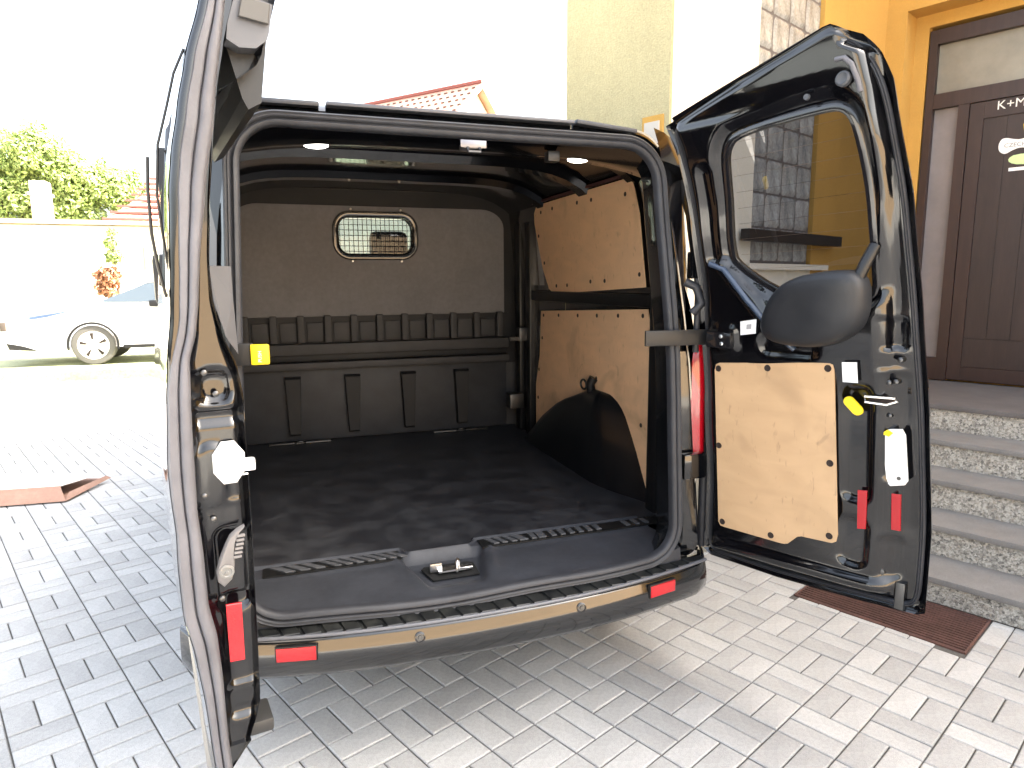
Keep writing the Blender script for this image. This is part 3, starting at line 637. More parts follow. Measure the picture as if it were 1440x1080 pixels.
# ------------------------------------------------------------------ doors
def rsd(u, z, cx, cz, hx, hz, r):
    x, y = abs(u-cx)-(hx-r), abs(z-cz)-(hz-r); return sqrt(max(x, 0)**2+max(y, 0)**2)+min(max(x, y), 0)-r
def segd(u, z, a, b):
    ax, az = a; bx, bz = b; dx, dz = bx-ax, bz-az; t = max(0, min(1, ((u-ax)*dx+(z-az)*dz)/(dx*dx+dz*dz))); return sqrt((u-ax-t*dx)**2+(z-az-t*dz)**2)
def polysd(u, z, P):
    d = 1e9; ins = False; n = len(P)
    for i in range(n):
        a, b = P[i-1], P[i]; d = min(d, segd(u, z, a, b))
        if (a[1] > z) != (b[1] > z) and u < (b[0]-a[0])*(z-a[1])/(b[1]-a[1])+a[0]: ins = not ins
    return -d if ins else d
def smooth_poly(P, it=2):
    for _ in range(it):
        Q = []
        for i in range(len(P)):
            a = Vector(P[i]); b = Vector(P[(i+1) % len(P)]); Q += [tuple(a.lerp(b, .25)), tuple(a.lerp(b, .75))]
        P = Q
    return P
class Door:
    def __init__(s, H, ang, side, Lz, Ll):
        a = radians(ang); s.H = Vector(H); s.d = Vector((cos(a), sin(a), 0)); s.n = Vector((cos(a-side*pi/2), sin(a-side*pi/2), 0)); s.Lz = Lz; s.Ll = Ll
    def P(s, u, z, t=0): return s.H+s.d*u+s.n*(slerp(z, s.Lz, s.Ll)+t)+Vector((0, 0, z))
RD = Door((.93, 0, 0), -70, 1, [.3, .8, 1.15, 1.475, 1.776, 2.01, 2.25], [0, .005, .05, .11, .18, .25, .31])
def uL(z): return lerp(z, [.48, 1.0, 1.55, 1.9, 2.0, 2.09], [-.045, -.042, -.024, -.036, -.046, -.082])
def uR(z): return lerp(z, [.53, .79, 1.14, 1.47, 1.80, 2.08, 2.17, 2.24], [.758, .757, .741, .719, .696, .658, .640, .605])
ZT = ([0, .45, .84, .87, .95, .985, 1], [2.093, 2.175, 2.240, 2.242, 2.205, 2.15, 2.09]); ZB = ([0, .04, .39, .7, .97, 1], [.50, .482, .487, .506, .527, .54])
WIN = smooth_poly([(.128, 1.66), (.15, 1.61), (.30, 1.515), (.44, 1.50), (.60, 1.50), (.600, 1.62), (.592, 1.80), (.570, 1.985), (.535, 2.042), (.47, 2.048), (.20, 2.028), (.155, 1.99), (.143, 1.93)], 2)
NA, NB = 92, 200
def door_uz(a, b):
    z = lerp(a, *ZB)+b*(lerp(a, *ZT)-lerp(a, *ZB)); l, r = uL(z), uR(z); return l+a*(r-l), z
PLYP = [(.046, 1.241), (.052, 1.262), (.066, 1.269), (.464, 1.305), (.478, 1.300), (.482, 1.285), (.503, .734), (.498, .708), (.484, .699), (.381, .691), (.365, .685), (.330, .648), (.318, .643), (.300, .641), (.074, .635), (.058, .636), (.049, .650)]
def relief(u, z, a, b):
    l, r = uL(z), uR(z); zt = lerp(a, *ZT); zb = lerp(a, *ZB)
    e = min((u-l), (r-u), (z-zb), (zt-z)); e3 = min((u-l), (r-u), (z-zb))
    t = -.050+.050*sstep(.035, .062, e3)
    t = min(t, -.020+.020*sstep(.012, .03, zt-z)) if u < .54 else min(t, -.050+.050*sstep(.035, .062, zt-z)*sstep(0, 1, 1)-.0) 
    t += .22*(z-2.125)*sstep(2.055, 2.085, z)*(1-sstep(.50, .58, u))*sstep(.0, .03, zt-z)*sstep(.02, .06, u-l)
    t += .010*sstep(.010, .0, e)-.008*sstep(.016, .02, e)*(1-sstep(.026, .032, e))
    # sloped lock-side flank
    k = sstep(.607, .695, u) if z < 1.36 else sstep(.612, .648, u); t = min(t, -.052*k) if e > .02 else t
    if z > 1.30 and z < 1.45: t -= .006*sstep(.6, .62, u)*(1-sstep(.66, .68, u))
    dw = polysd(u, z, WIN) if z > 1.4 and z < 2.12 else 1
    if dw < .06: t -= .028*(1-sstep(.012, .045, dw))
    dp = abs(segd(u, z, (.11, 1.62), (.30, 1.385))); t += .016*(1-sstep(.006, .028, dp))
    dp = segd(u, z, (.14, 1.60), (.36, 1.46)); t += .010*(1-sstep(.003, .016, dp))
    dp = segd(u, z, (.04, .555), (.64, .592)); t += .016*(1-sstep(.008, .03, dp))
    t -= .014*(1-sstep(-.015, .01, rsd(u, z, .548, 1.05, .045, .19, .03)))
    t -= .012*(1-sstep(-.012, .01, rsd(u, z, .545, .72, .045, .08, .03)))
    t += .010*(1-sstep(-.02, .012, rsd(u, z, .10, 1.36, .05, .05, .03)))
    t -= .010*(1-sstep(-.015, .012, rsd(u, z, .33, 1.35, .10, .035, .03)))
    t -= .018*(1-sstep(-.02, .012, rsd(u, z, .075, 1.78, .028, .16, .025)))
    # lower pressed pocket in the flank
    t -= .012*(1-sstep(-.012, .008, rsd(u, z, .652, .69, .026, .07, .02)))
    t -= .010*(1-sstep(-.012, .008, rsd(u, z, .652, 1.12, .028, .17, .02)))
    t += .004*sin(u*9)*sin(z*7)
    return t
def door_sheet(D, fn, na, nb, hole=None, mirror_t=None):
    V = []; keep = []
    for j in range(nb+1):
        for i in range(na+1):
            a, b = i/na, j/nb; u, z = door_uz(a, b); V.append((D.P(u if na > 60 else out_u(u, a, z), z, fn(u, z, a, b)), u, z))
    F = []
    for j in range(nb):
        for i in range(na):
            q = (j*(na+1)+i, j*(na+1)+i+1, (j+1)*(na+1)+i+1, (j+1)*(na+1)+i)
            if hole:
                uc = sum(V[k][1] for k in q)/4; zc = sum(V[k][2] for k in q)/4
                if 1.4 < zc < 2.12 and polysd(uc, zc, hole) < (-.004 if na > 60 else .045 if uc < .3 else .014): continue
            F.append(q)
    return [v[0] for v in V], F
def out_u(u, a, z=1): return u-.024*max(0, a*8-7)-.05*max(0, 1-a*5)**1.5*(1-.9*sstep(1.8, 2.02, z))
def out_t(u, z, a, b): return -.085-.03*(1-(2*a-1)**4)*.6
door = build('rear_door', *door_sheet(RD, relief, NA, NB, WIN), PAINT_IN, van, smooth=True)
door['label'] = 'right rear door swung open, inner side with plywood board facing out'
V, F = door_sheet(RD, out_t, 48, 110, WIN); build('outer_skin', V, F, PAINT, door, smooth=True)
def outline(n=60):
    ab = [(i/n, 0) for i in range(n)]+[(1, i/n) for i in range(n)]+[(1-i/n, 1) for i in range(n)]+[(0, 1-i/n) for i in range(n)]
    return ab
ab = outline(); rows = [[RD.P(*door_uz(a, b), relief(*door_uz(a, b), a, b)) for a, b in ab], [RD.P(*door_uz(a, b), -.058) + RD.d*(-.004*a) + RD.d*(-.012*max(0, 1-a*5)) for a, b in ab], [RD.P(out_u(door_uz(a, b)[0], a, door_uz(a, b)[1]), door_uz(a, b)[1], out_t(0, 0, a, b)) for a, b in ab]]
V, F = grid(rows, True); build('door_edge', V, F, PAINT, door, smooth=True)
# weatherstrip on the door
def inset_loop(ins, n=60):
    P_ = []
    for a, b in outline(n):
        u, z = door_uz(a, b); l, r = uL(z), uR(z); zt = lerp(a, *ZT); zb = lerp(a, *ZB)
        u2 = min(max(u, l+ins), r-ins); z2 = min(max(z, zb+ins), zt-ins); P_.append(RD.P(u2, z2, -.046))
    Q = [P_[0]]
    for p in P_[1:]:
        if (p-Q[-1]).length > .004: Q.append(p)
    return Q
def smooth_loop(P, k=2):
    for _ in range(k): P = [(P[i-1]+P[i]*2+P[(i+1) % len(P)])/4 for i in range(len(P))]
    return P
lp = smooth_loop(inset_loop(.024), 12); V, F = sweep(lp, [(-.008, -.004), (-.007, .006), (-.002, .010), (.001, .006), (.004, .009), (.008, .004), (.008, -.004)], RD.n); o = build('door_seal', V, F, RUBBER, door); autosmooth(o, 60)
# glass and gasket
wp_ = [RD.P(u, z, -.034) for u, z in WIN]; V, F = sweep(wp_, [(-.014, .0), (-.012, .008), (.004, .012), (.014, .006), (.016, -.006), (-.014, -.006)], RD.n); o = build('window_gasket', V, F, GLOSSY, door); autosmooth(o, 60)
c_ = RD.P(.38, 1.8, -.045); V = [RD.P(u, z, -.045) for u, z in WIN]; F = [tuple(range(len(V)))]; gl = build('window_glass', V, F, GLASS_T, door)
m = MB()
for k in range(9):
    z = 1.60+k*.05; u0 = max(.16, .30-(z-1.5)*1.2); pts = [RD.P(u0+(.575-u0)*t, z+.012*t-(0 if z > 1.52 else 0), -.0435) for t in (0, .5, 1)]; m.tube(pts, .0004, 4)
m.obj('heating_wires', mat('heater_wire', (.06, .04, .03), .6), gl)
# plywood and screws
PLN = lambda u, z, t: RD.H+RD.d*u+RD.n*(.006+.098*(z-.63)+t)+Vector((0, 0, z))
wpn = MB(); pl3 = [PLN(u, z, .0) for u, z in PLYP]; wpn.prism(pl3[::-1], RD.n, .005); pw = wpn.obj('wood_panel', PLY, door)
for u, z in [(.062, 1.248), (.255, 1.268), (.462, 1.287), (.058, .956), (.474, .975), (.067, .655), (.266, .66), (.476, .722)]:
    m = MB(); m.lathe(PLN(u, z, .005), RD.n, [(.012, 0), (.011, .0025), (.005, .001), (.0, .001)], 12); m.obj('screw_cap', HOLE, pw, 40)
def dplate(name, pts, t, th, m_, par=door, bev=0): q = MB(); q.prism([RD.P(u, z, t) for u, z in pts][::-1], RD.n, th, bev); return q.obj(name, m_, par)
s1 = dplate('information_sticker', [(.166, 1.424), (.228, 1.434), (.222, 1.385), (.163, 1.376)], .006, .0006, STICK)
s2 = dplate('information_sticker', [(.511, 1.312), (.557, 1.316), (.558, 1.251), (.512, 1.249)], .010, .0008, STICK)
dplate('barcode', [(.190, 1.414), (.208, 1.417), (.206, 1.400), (.188, 1.398)], .0070, .0004, mat('print_grey', (.35, .35, .37), .6), s1)
# emergency release (yellow)
m = MB(); c = RD.P(.543, 1.177, .008); m.add([], []); 
ca, cb = RD.P(.531, 1.189, .006), RD.P(.556, 1.164, .006)
ax = (cb-ca).normalized(); sdv = RD.n.cross(ax); pts = [ca-ax*.016*cos(t)+sdv*.016*sin(t) for t in [-pi/2+pi*k/8 for k in range(9)]]+[cb+ax*.016*cos(t)-sdv*.016*sin(t) for t in [-pi/2+pi*k/8 for k in range(9)]]
m.prism(pts, RD.n, .012, .003); er = m.obj('release_knob', YEL, door, 40)
m = MB(); m.lathe(RD.P(.543, 1.177, .018), RD.n, [(.006, 0), (.005, .002)], 10); m.obj('knob_screw', YEL, er)
# wiper motor cover
ol = smooth_poly([(.255, 1.410), (.30, 1.515), (.375, 1.572), (.50, 1.595), (.600, 1.588), (.600, 1.46), (.56, 1.40), (.49, 1.362), (.40, 1.350), (.29, 1.362)], 2); cu_, cz_ = .44, 1.47
rows = []
for f, t in ((1, .0), (.995, .03), (.97, .058), (.90, .074), (.75, .084), (.5, .088), (.2, .089)): rows.append([RD.P(cu_+(u-cu_)*f, cz_+(z-cz_)*f, t+.03*(u-.40)) for u, z in ol])
V, F = grid(rows, True); V.append(RD.P(cu_, cz_, .09)); k = len(ol); F += [((len(rows)-1)*k+i, (len(rows)-1)*k+(i+1) % k, len(V)-1) for i in range(k)]
mc = build('wiper_motor_cover', V, F, MOTORP, door); autosmooth(mc, 60)
m = MB(); m.tube([RD.P(.575, 1.57, .03), RD.P(.588, 1.61, .012), RD.P(.602, 1.66, -.025)], .017, 8); m.obj('cable_duct', BPLAS, door, 60)
m = MB(); m.tube([RD.P(.06, 1.62, .0), RD.P(.12, 1.60, .012), RD.P(.2, 1.50, .018), RD.P(.30, 1.39, .016), RD.P(.36, 1.34, .01)], .010, 8); m.obj('blue_lit_rib', mat('rib_blue_light', (.04, .06, .10), .25, coat=.5), door, 60)  # diagonal rib of the panel, the blue light on it painted into its colour
# lock side furniture
dplate('reflector_strip', [(.556, .90), (.585, .904), (.584, .774), (.558, .768)], .000, .004, REDR, bev=.001)
dplate('reflector_strip', [(.647, .905), (.674, .908), (.676, .788), (.65, .785)], -.028, .006, REDR, bev=.001)
lk = dplate('lock_cover', [(.618, 1.095), (.636, 1.112), (.672, 1.118), (.682, 1.10), (.692, .956), (.684, .942), (.644, .930), (.634, .938)], -.030, .014, WHITE, bev=.003)
m = MB(); m.lathe(RD.P(.67, .962, -.0155), RD.n, [(.006, 0), (.006, .0015), (.003, .0015)], 10); m.obj('lock_cover_screw', STEELD, lk)
dplate('lock_cover_tab', [(.618, 1.096), (.636, 1.112), (.652, 1.104), (.640, 1.090)], -.0155, .003, YEL, lk)
m = MB(); m.tube([RD.P(.578, 1.212, .012), RD.P(.66, 1.214, .0), RD.P(.665, 1.205, -.005), RD.P(.64, 1.193, .008), RD.P(.58, 1.195, .014)], .0045, 6, closed=True); m.obj('door_catch', METAL, door, 60)
m = MB(); m.box(RD.P(.62, 1.204, -.004), (.035, .008, .004), (RD.d, Vector((0, 0, 1)), RD.n)); m.obj('catch_slot', HOLE, door)
m = MB(); m.box(RD.P(.085, 1.355, .016), (.05, .028, .012), (RD.d, Vector((0, 0, 1)), RD.n), ch=.006); ck = m.obj('check_bracket', GLOSSY, door, 40)
for dz in (-.012, .014): m = MB(); m.lathe(RD.P(.10, 1.355+dz, .029), RD.n, [(.007, 0), (.007, .003), (.003, .005)], 10); m.obj('bracket_bolt', METAL, ck, 40)
m = MB(); m.lathe(RD.P(.55, 2.098, -.002), RD.n, [(.020, 0), (.020, .014), (.015, .018), (.010, .014), (.0, .014)], 18); m.obj('rubber_buffer', mat('grey_rubber_buffer', (.06, .065, .075), .7), door, 40)
m = MB(); m.lathe(RD.P(.444, 2.075, -.002), RD.n, [(.009, 0), (.008, .008), (.0, .008)], 12); m.obj('small_plug', bpy.data.materials['grey_rubber_buffer'], door, 40)
m = MB(); m.tube([RD.P(.53, 2.15, -.0), RD.P(.555, 2.148, .004), RD.P(.572, 2.13, .004), RD.P(.585, 2.09, .002), RD.P(.59, 2.06, .0)], .007, 8); m.obj('upper_lock_rod', RUBL, door, 60)
for (u, z, r_) in [(.622, 1.275, .006), (.635, 1.258, .008), (.655, 1.262, .008), (.638, 1.155, .007), (.668, 1.33, .008), (.615, 1.30, .005), (.63, .64, .012)]:
    m = MB(); m.lathe(RD.P(u, z, -.022), RD.n, [(r_, -.02), (r_, .004), (r_*.5, .006)], 10); m.obj('door_bolt', STEELD, door, 40)
m = MB(); m.box(RD.P(.684, .57, -.045), (.014, .045, .01), (RD.d, Vector((0, 0, 1)), RD.n), ch=.004); m.obj('lower_latch', STEELD, door, 40)

# ---- left rear door: seen end-on
LDv = Door((-.93, 0, 0), -80, -1, [0, 3], [0, 0])
zl = [.545, .60, .66, .709, .818, .912, 1.013, 1.083, 1.158, 1.212, 1.347, 1.425, 1.512, 1.603, 1.731, 1.794, 1.882, 1.969, 2.07, 2.147]
tl_ = [.015, .011, .008, .005, -.006, -.022, -.024, -.022, -.026, -.027, -.019, -.012, .000, .006, .013, .021, .038, .057, .087, .112]
zr = [.545, .636, .759, .851, .93, 1.038, 1.122, 1.297, 1.418, 1.474, 1.54, 1.604, 1.735, 1.876, 2.078, 2.15]
tr_ = [.043, .039, .038, .034, .022, .020, .016, .018, .023, .038, .047, .053, .072, .097, .128, .14]
zp = [.545, .60, .66, .687, .776, .904, 1.043, 1.223, 1.34, 1.397, 1.469, 1.537, 1.604, 1.709, 1.842, 1.921, 2.003, 2.081, 2.147]
tp_ = [.06, .085, .105, .112, .114, .116, .118, .119, .119, .112, .088, .075, .074, .082, .097, .108, .125, .15, .17]
T0 = lambda z: slerp(z, zl, tl_)
T1 = lambda z: slerp(z, zr, tr_)
T2 = lambda z: slerp(z, zp, tp_)
def endrel(t, z, t1, t2):
    """depth of the pressed end face (towards the camera)"""
    f = (t-t1)/max(1e-3, t2-t1); w = -.012*sstep(0, .12, f)*1.0
    w += -.018*sstep(.75, 1.0, f)
    if z < 1.45:
        w -= .016*(1-sstep(-.010, .010, rsd(t, z, .065, 1.365, .028, .030, .02)))
        w -= .012*(1-sstep(-.004, .006, rsd(t, z, .065, 1.306, .045, .012, .006)))
        w += .008*(1-sstep(-.006, .008, rsd(t, z, .050, 1.19, .022, .06, .02)))
        w -= .012*(1-sstep(-.006, .008, rsd(t, z, .075, .985, .03, .09, .02)))
        w -= .012*(1-sstep(-.006, .008, rsd(t, z, .078, .83, .024, .10, .012)))
        w -= .010*(1-sstep(-.006, .010, rsd(t, z, .075, .69, .024, .03, .012)))
        w += .006*sstep(.0, .01, .006-abs(z-1.13))
    return w
NZ = 240; NT = 16; rows = []
for j in range(NZ+1):
    z = .60+(2.15-.60)*j/NZ; t1, t2 = T1(z), T2(z)
    rows.append([LDv.P(.74+endrel(t1+(t2-t1)*i/NT, z, t1, t2), z, t1+(t2-t1)*i/NT) for i in range(NT+1)])
V, F = grid(rows); ld = build('rear_door', V, F, PAINT_IN, van, smooth=True); ld['label'] = 'left rear door swung open, seen edge-on with its locking lever'
# weatherstrip along the free edge
rows = []
for j in range(161):
    z = .52+(2.15-.52)*j/160; a0, b = T0(z), T1(z); a = a0+.013*sstep(1.36, 1.5, z); w_ = b-a
    rows.append([LDv.P(.715, z, a-.002), LDv.P(.742, z, a), LDv.P(.750, z, a+w_*.06), LDv.P(.752, z, a+w_*.36), LDv.P(.750, z, a+w_*.44), LDv.P(.742, z, a+w_*.47), LDv.P(.743, z, a+w_*.50), LDv.P(.754, z, a+w_*.54), LDv.P(.7575, z, a+w_*.66), LDv.P(.757, z, a+w_*.86), LDv.P(.753, z, a+w_*.94), LDv.P(.745, z, b), LDv.P(.735, z, b+.002)])
V, F = grid(rows); V0 = V; ws = build('weather_strip', V, F, RUBL, ld); autosmooth(ws, 60)
rows = [[LDv.P(.70, z, T0(z)-.004), LDv.P(.735, z, T0(z)-.001), LDv.P(.745, z, T0(z)+.006), LDv.P(.742, z, T0(z)+.016)] for z in [1.34+.81*k/40 for k in range(41)]]
V, F = grid(rows); build('door_edge', V, F, PAINT, ld, smooth=True)
# inner and outer skins with window, u from hinge to free edge
def lskin(tf, nu=26, nz=70, z0=.60, hole=True, u0=0, ue=.735):
    V = []; F = []; q = []
    for j in range(nz+1):
        z = z0+(2.15-z0)*j/nz
        for i in range(nu+1): u = u0+(ue-u0)*i/nu; V.append(LDv.P(u, z, tf(u, z))); q.append((u, z))
    for j in range(nz):
        for i in range(nu):
            k = (j*(nu+1)+i, j*(nu+1)+i+1, (j+1)*(nu+1)+i+1, (j+1)*(nu+1)+i); uc = sum(q[x][0] for x in k)/4; zc = sum(q[x][1] for x in k)/4
            if hole and .09 < uc < .645 and 1.55 < zc < 1.90: continue
            F.append(k)
    return V, F
def tin(u, z): return T2(z)-.004+.10*sstep(1.90, 1.99, z)*(1-sstep(2.2, 2.3, z))*1.0*sstep(-.1, .1, u)*.7 - .01*(1-sstep(.70, .735, u))
def tout(u, z): return T0(z)-.002-.006*(1-sstep(.6, .735, u))+.010*(1-sstep(0,.6,u))*sstep(1.2,1.9,z)
build('inner_skin', *lskin(tin), PAINT_IN, ld, smooth=True)
build('outer_skin', *lskin(tout, z0=.50), PAINT, ld, smooth=True)
V, F = grid([[LDv.P(u, z, tin(u, z)-.022) for u in (.085, .25, .45, .65)] for z in (1.545, 1.65, 1.75, 1.85, 1.905)]); build('window_glass', V, F, GLASS_L, ld, smooth=True)
V, F = grid([[LDv.P(.74, 2.15, T0(2.15)), LDv.P(.74, 2.15, T2(2.15))], [LDv.P(0, 2.15, T0(2.15)), LDv.P(0, 2.15, T2(2.15))]]); build('door_top', V, F, PAINT, ld)
rows = []
for u in (.0, .2, .4, .6, .74): rows.append([LDv.P(u, .60, T2(.60)-.005), LDv.P(u, .56, .05), LDv.P(u, .50, .0), LDv.P(u, .50, T0(.55)-.01)])
V, F = grid(rows); o = build('door_bottom', V, F, PAINT, ld); autosmooth(o, 50)
m = MB(); m.prism([LDv.P(.735, .60, .043), LDv.P(.735, .60, .085), LDv.P(.735, .56, .05), LDv.P(.735, .50, .02), LDv.P(.735, .50, .0)], -LDv.d, .02); m.obj('door_corner', PAINT, ld)
m = MB(); m.box(LDv.P(.62, .575, .115), (.045, .028, .016), (LDv.d, LDv.n, Vector((0, 0, 1))), ch=.008); m.obj('lower_lock_bracket', mat('zinc_bracket', (.06, .06, .06), .45, .6), ld, 40)
# upper header box and latch housing
m = MB(); m.prism([LDv.P(.70, 1.92, .155), LDv.P(.70, 1.90, .165), LDv.P(.70, 1.915, .19), LDv.P(.70, 2.15, .222), LDv.P(.70, 2.15, .15), LDv.P(.70, 2.02, .13)], -LDv.d, .66); m.obj('door_header', BPLAS, ld)
m = MB(); m.prism([LDv.P(.74, 2.012, .128), LDv.P(.74, 2.000, .150), LDv.P(.74, 2.003, .180), LDv.P(.74, 2.020, .200), LDv.P(.74, 2.034, .205), LDv.P(.74, 2.085, .214), LDv.P(.74, 2.10, .150), LDv.P(.74, 2.04, .132)], -LDv.d, .05, .006); uh = m.obj('upper_latch_housing', mat('latch_housing_grey', (.075, .078, .088), .45), ld)
m = MB(); m.prism([LDv.P(.744, 2.052, .150), LDv.P(.744, 2.046, .203), LDv.P(.744, 2.082, .208), LDv.P(.744, 2.088, .158)], LDv.d, .006, .002); m.obj('latch_cap', mat('beige_plastic', (.065, .063, .06), .5), uh)
# added gray piece below the glass, painted as the inner face's pale reflection
m = MB(); m.prism([LDv.P(.70, 1.60, .072), LDv.P(.66, 1.60, .118), LDv.P(.66, 1.54, .118), LDv.P(.66, 1.42, .121), LDv.P(.70, 1.46, .095), LDv.P(.70, 1.53, .078)], -LDv.d, .01); m.obj('inner_face_reflection', mat('pale_reflection_grey', (.085, .087, .095), .6), ld)
# lever, reflector, latch
def lp_(t, z, w_=0): return LDv.P(.74+w_, z, t)
m = MB(); spine = [(.092, 1.078, .010), (.080, 1.068, .012), (.070, 1.048, .013), (.064, 1.022, .014), (.058, .995, .0165), (.056, .975, .013)]
pts = [lp_(t+w*.75, z+w*.5) for t, z, w in spine[:3]]+[lp_(t+w, z) for t, z, w in spine[3:]]+[lp_(.054, .962)]+[lp_(t-w, z) for t, z, w in spine[3:][::-1]]+[lp_(t-w*.75, z-w*.2) for t, z, w in spine[:3][::-1]]
m.prism(pts, LDv.d, .016, .004); lv = m.obj('locking_lever', GREYP, ld, 50)
m = MB(); m.lathe(lp_(.060, .995, .016), LDv.d, [(.014, 0), (.014, .004), (.010, .005), (.008, .003), (.004, .003), (.003, .006), (.0, .006)], 20); m.obj('lever_pivot', mat('lever_pivot_grey', (.16, .16, .155), .35), lv, 40)
for k in range(6): m = MB(); z = 1.022+.0085*k; t = .082+.0018*k; m.box(lp_(t, z, .015), (.0075, .0025, .004), (LDv.n, Vector((0, 0, 1)), LDv.d), ch=.001); m.obj('lever_rib', GREYP, lv)
m = MB(); m.prism([lp_(.055, .916, -.008), lp_(.085, .914, -.008), lp_(.084, .788, -.008), lp_(.055, .790, -.008)], LDv.d, .006, .001); m.obj('reflector_strip', REDR, ld)
m = MB(); oc = [lp_(.080+.032*cos(t), 1.214+.046*sin(t), -.004) for t in [pi/8+pi/4*k for k in range(8)]]; m.prism(oc, LDv.d, .014, .005); lb = m.obj('latch_cover', WHITE, ld)
m = MB(); m.box(lp_(.104, 1.207, .006), (.024, .012, .010), (LDv.n, Vector((0, 0, 1)), LDv.d), ch=.004); m.box(lp_(.085, 1.189, .010), (.028, .0015, .002), (LDv.n, Vector((0, 0, 1)), LDv.d)); m.obj('latch_tongue', WHITE, lb, 40)
for (t, z) in [(.032, 1.15), (.048, 1.395), (.066, 1.352), (.045, 1.10), (.05, .93)]: m = MB(); m.lathe(lp_(t, z, -.01), LDv.d, [(.006, 0), (.006, .006), (.003, .008)], 10); m.obj('door_bolt', STEELD, ld, 40)
# outer window moulding and wiper of the left door
m = MB(); m.tube([LDv.P(.70, z, t) for t, z in [(.058, 1.995), (.038, 1.95), (.022, 1.89), (.002, 1.82), (-.006, 1.73), (-.002, 1.66), (.004, 1.58)]], .0025, 6); m.obj('wiper_arm', BPLAS, ld, 60)
m = MB(); m.tube([LDv.P(.68, z, t) for t, z in [(-.016, 1.80), (-.020, 1.74), (-.020, 1.66), (-.014, 1.60), (-.004, 1.54)]], .003, 6); m.obj('wiper_blade', BPLAS, ld, 60)

# ================================================================== HOUSE (right)
CREAM = mat('cream_render', (.80, .76, .64), .9, var=[(1.2, .05, I3), (90, .05, I3)], bump=(150, .4))
STUC = mat('yellow_stucco', (.40, .36, .215), .95, var=[(2.2, .12, (1, 1, .5)), (130, .14, (1, 1, .45))], bump=(120, .9))
ORNG = mat('ochre_orange_render', (.49, .285, .068), .9, var=[(1.5, .08, I3), (80, .05, I3)], bump=(160, .3))
DWOOD = mat('dark_brown_door_wood', (.030, .018, .016), .45, var=[(3, .25, (6, 6, .5)), (30, .2, (4, 4, .4))])
DWOODL = mat('brown_frame_wood', (.032, .017, .015), .42, var=[(4, .25, (6, 6, .5))])
FROST = mat('frosted_glass', (.22, .21, .175), .35, var=[(2, .25, I3)])
house = thing('yellow_house', 'ochre and cream rendered house with glass block window and recessed brown entrance door', 'house', tuple(W(0, 4.3, 0)))
def wallbox(name, s0, s1, p0, p1, z0, z1, m_, par=house):
    m = MB(); m.box(W((s0+s1)/2, (p0+p1)/2, (z0+z1)/2), (abs(s1-s0)/2, abs(p1-p0)/2, (z1-z0)/2), (SX, PX, Vector((0, 0, 1)))); return m.obj(name, m_, par)
SA = -.30
HT = 8.6
# stair tower pieces: face A (towards camera) with glass-block opening, thickness .68
wallbox('stair_tower_wall', SA-.68, SA, 1.49, 2.31, 0, HT, CREAM)
wallbox('stair_tower_wall', SA-.68, SA, 2.31, 3.11, 0, 1.66, CREAM)
wallbox('stair_tower_wall', SA-.68, SA, 2.31, 3.11, 5.30, HT, CREAM)
wallbox('stair_tower_wall', SA-.68, SA, 3.11, 3.46, 0, HT, ORNG)
wallbox('stair_tower_wall', SA-.68, SA-.06, 3.46, 4.30, 0, HT, ORNG)
m = MB(); m.box(W(SA-.34, 1.478, HT/2), (.341, .010, HT/2), (SX, PX, Vector((0, 0, 1)))); sw = m.obj('stucco_wall', STUC, house)
m = MB(); m.box(W(-.39, 1.464, 2.12), (.062, .006, .25), (SX, PX, Vector((0, 0, 1)))); m.obj('niche_frame', ORNG, house)
m = MB(); m.box(W(-.39, 1.455, 2.10), (.044, .005, .24), (SX, PX, Vector((0, 0, 1)))); m.obj('niche_panel', mat('pale_niche', (.5, .47, .42), .8), house)
GB = mat('glass_block', (.36, .37, .36), .10, 0, .6, var=[(14, .35, (1, 1, .35)), (60, .25, I3)], bump=(18, 1.0), rnd=('obj', .10))
MORT = mat('block_mortar', (.13, .115, .11), .9)
mp = MB(); mp.box(W(SA-.06, 2.71, 3.48), (.03, .40, 1.82), (SX, PX, Vector((0, 0, 1)))); mo = mp.obj('glass_block_window', MORT, house)
gm = None
for r in range(18):
    for c in range(4):
        pc, zc = 2.41+.2*c, 1.775+.2*r-.0
        if gm is None:
            bmx = bmesh.new(); Vb, Fb = grid([[Vector((0.0, -.096+.192*i/8, -.096+.192*j/8)) for i in range(9)] for j in range(9)])
            V = []
            for v in Vb:
                e = min(.096-abs(v.y), .096-abs(v.z)); V.append((.004+.012*sstep(0, .012, e)-.006*sstep(.02, .05, e)+.0015*sin(v.y*140+v.z*35), v.y, v.z))
            gm = bpy.data.meshes.new('glass_block'); gm.from_pydata(V, [], Fb); gm.materials.append(GB)
            for p in gm.polygons: p.use_smooth = True
        o = bpy.data.objects.new('glass_block', gm); link(o); o.parent = mo
        loc = W(SA-.035, pc, zc)-ROOT[mo.name]; R3 = Matrix((SX, PX, Vector((0, 0, 1)))).transposed().to_4x4()
        o.matrix_local = Matrix.Translation(loc) @ R3 @ Matrix.Rotation(pi*(random.random() < .5), 4, 'X')
wallbox('window_sill', SA-.1, SA+.04, 2.24, 3.30, 1.625, 1.66, CREAM)
wallbox('window_rail', SA+.02, SA+.07, 2.16, 3.42, 1.785, 1.85, mat('dark_bronze_bar', (.035, .028, .024), .5))
PLIN = mat('grey_plinth_render', (.16, .16, .14), .9, var=[(3, .15, I3), (60, .2, I3)])
m = MB(); m.box(W(SA-.34, 1.466, .30), (.345, .012, .30), (SX, PX, Vector((0, 0, 1)))); m.obj('plinth', PLIN, house)
wallbox('plinth', SA+.002, SA+.016, 1.455, 2.18, 0, .60, PLIN)
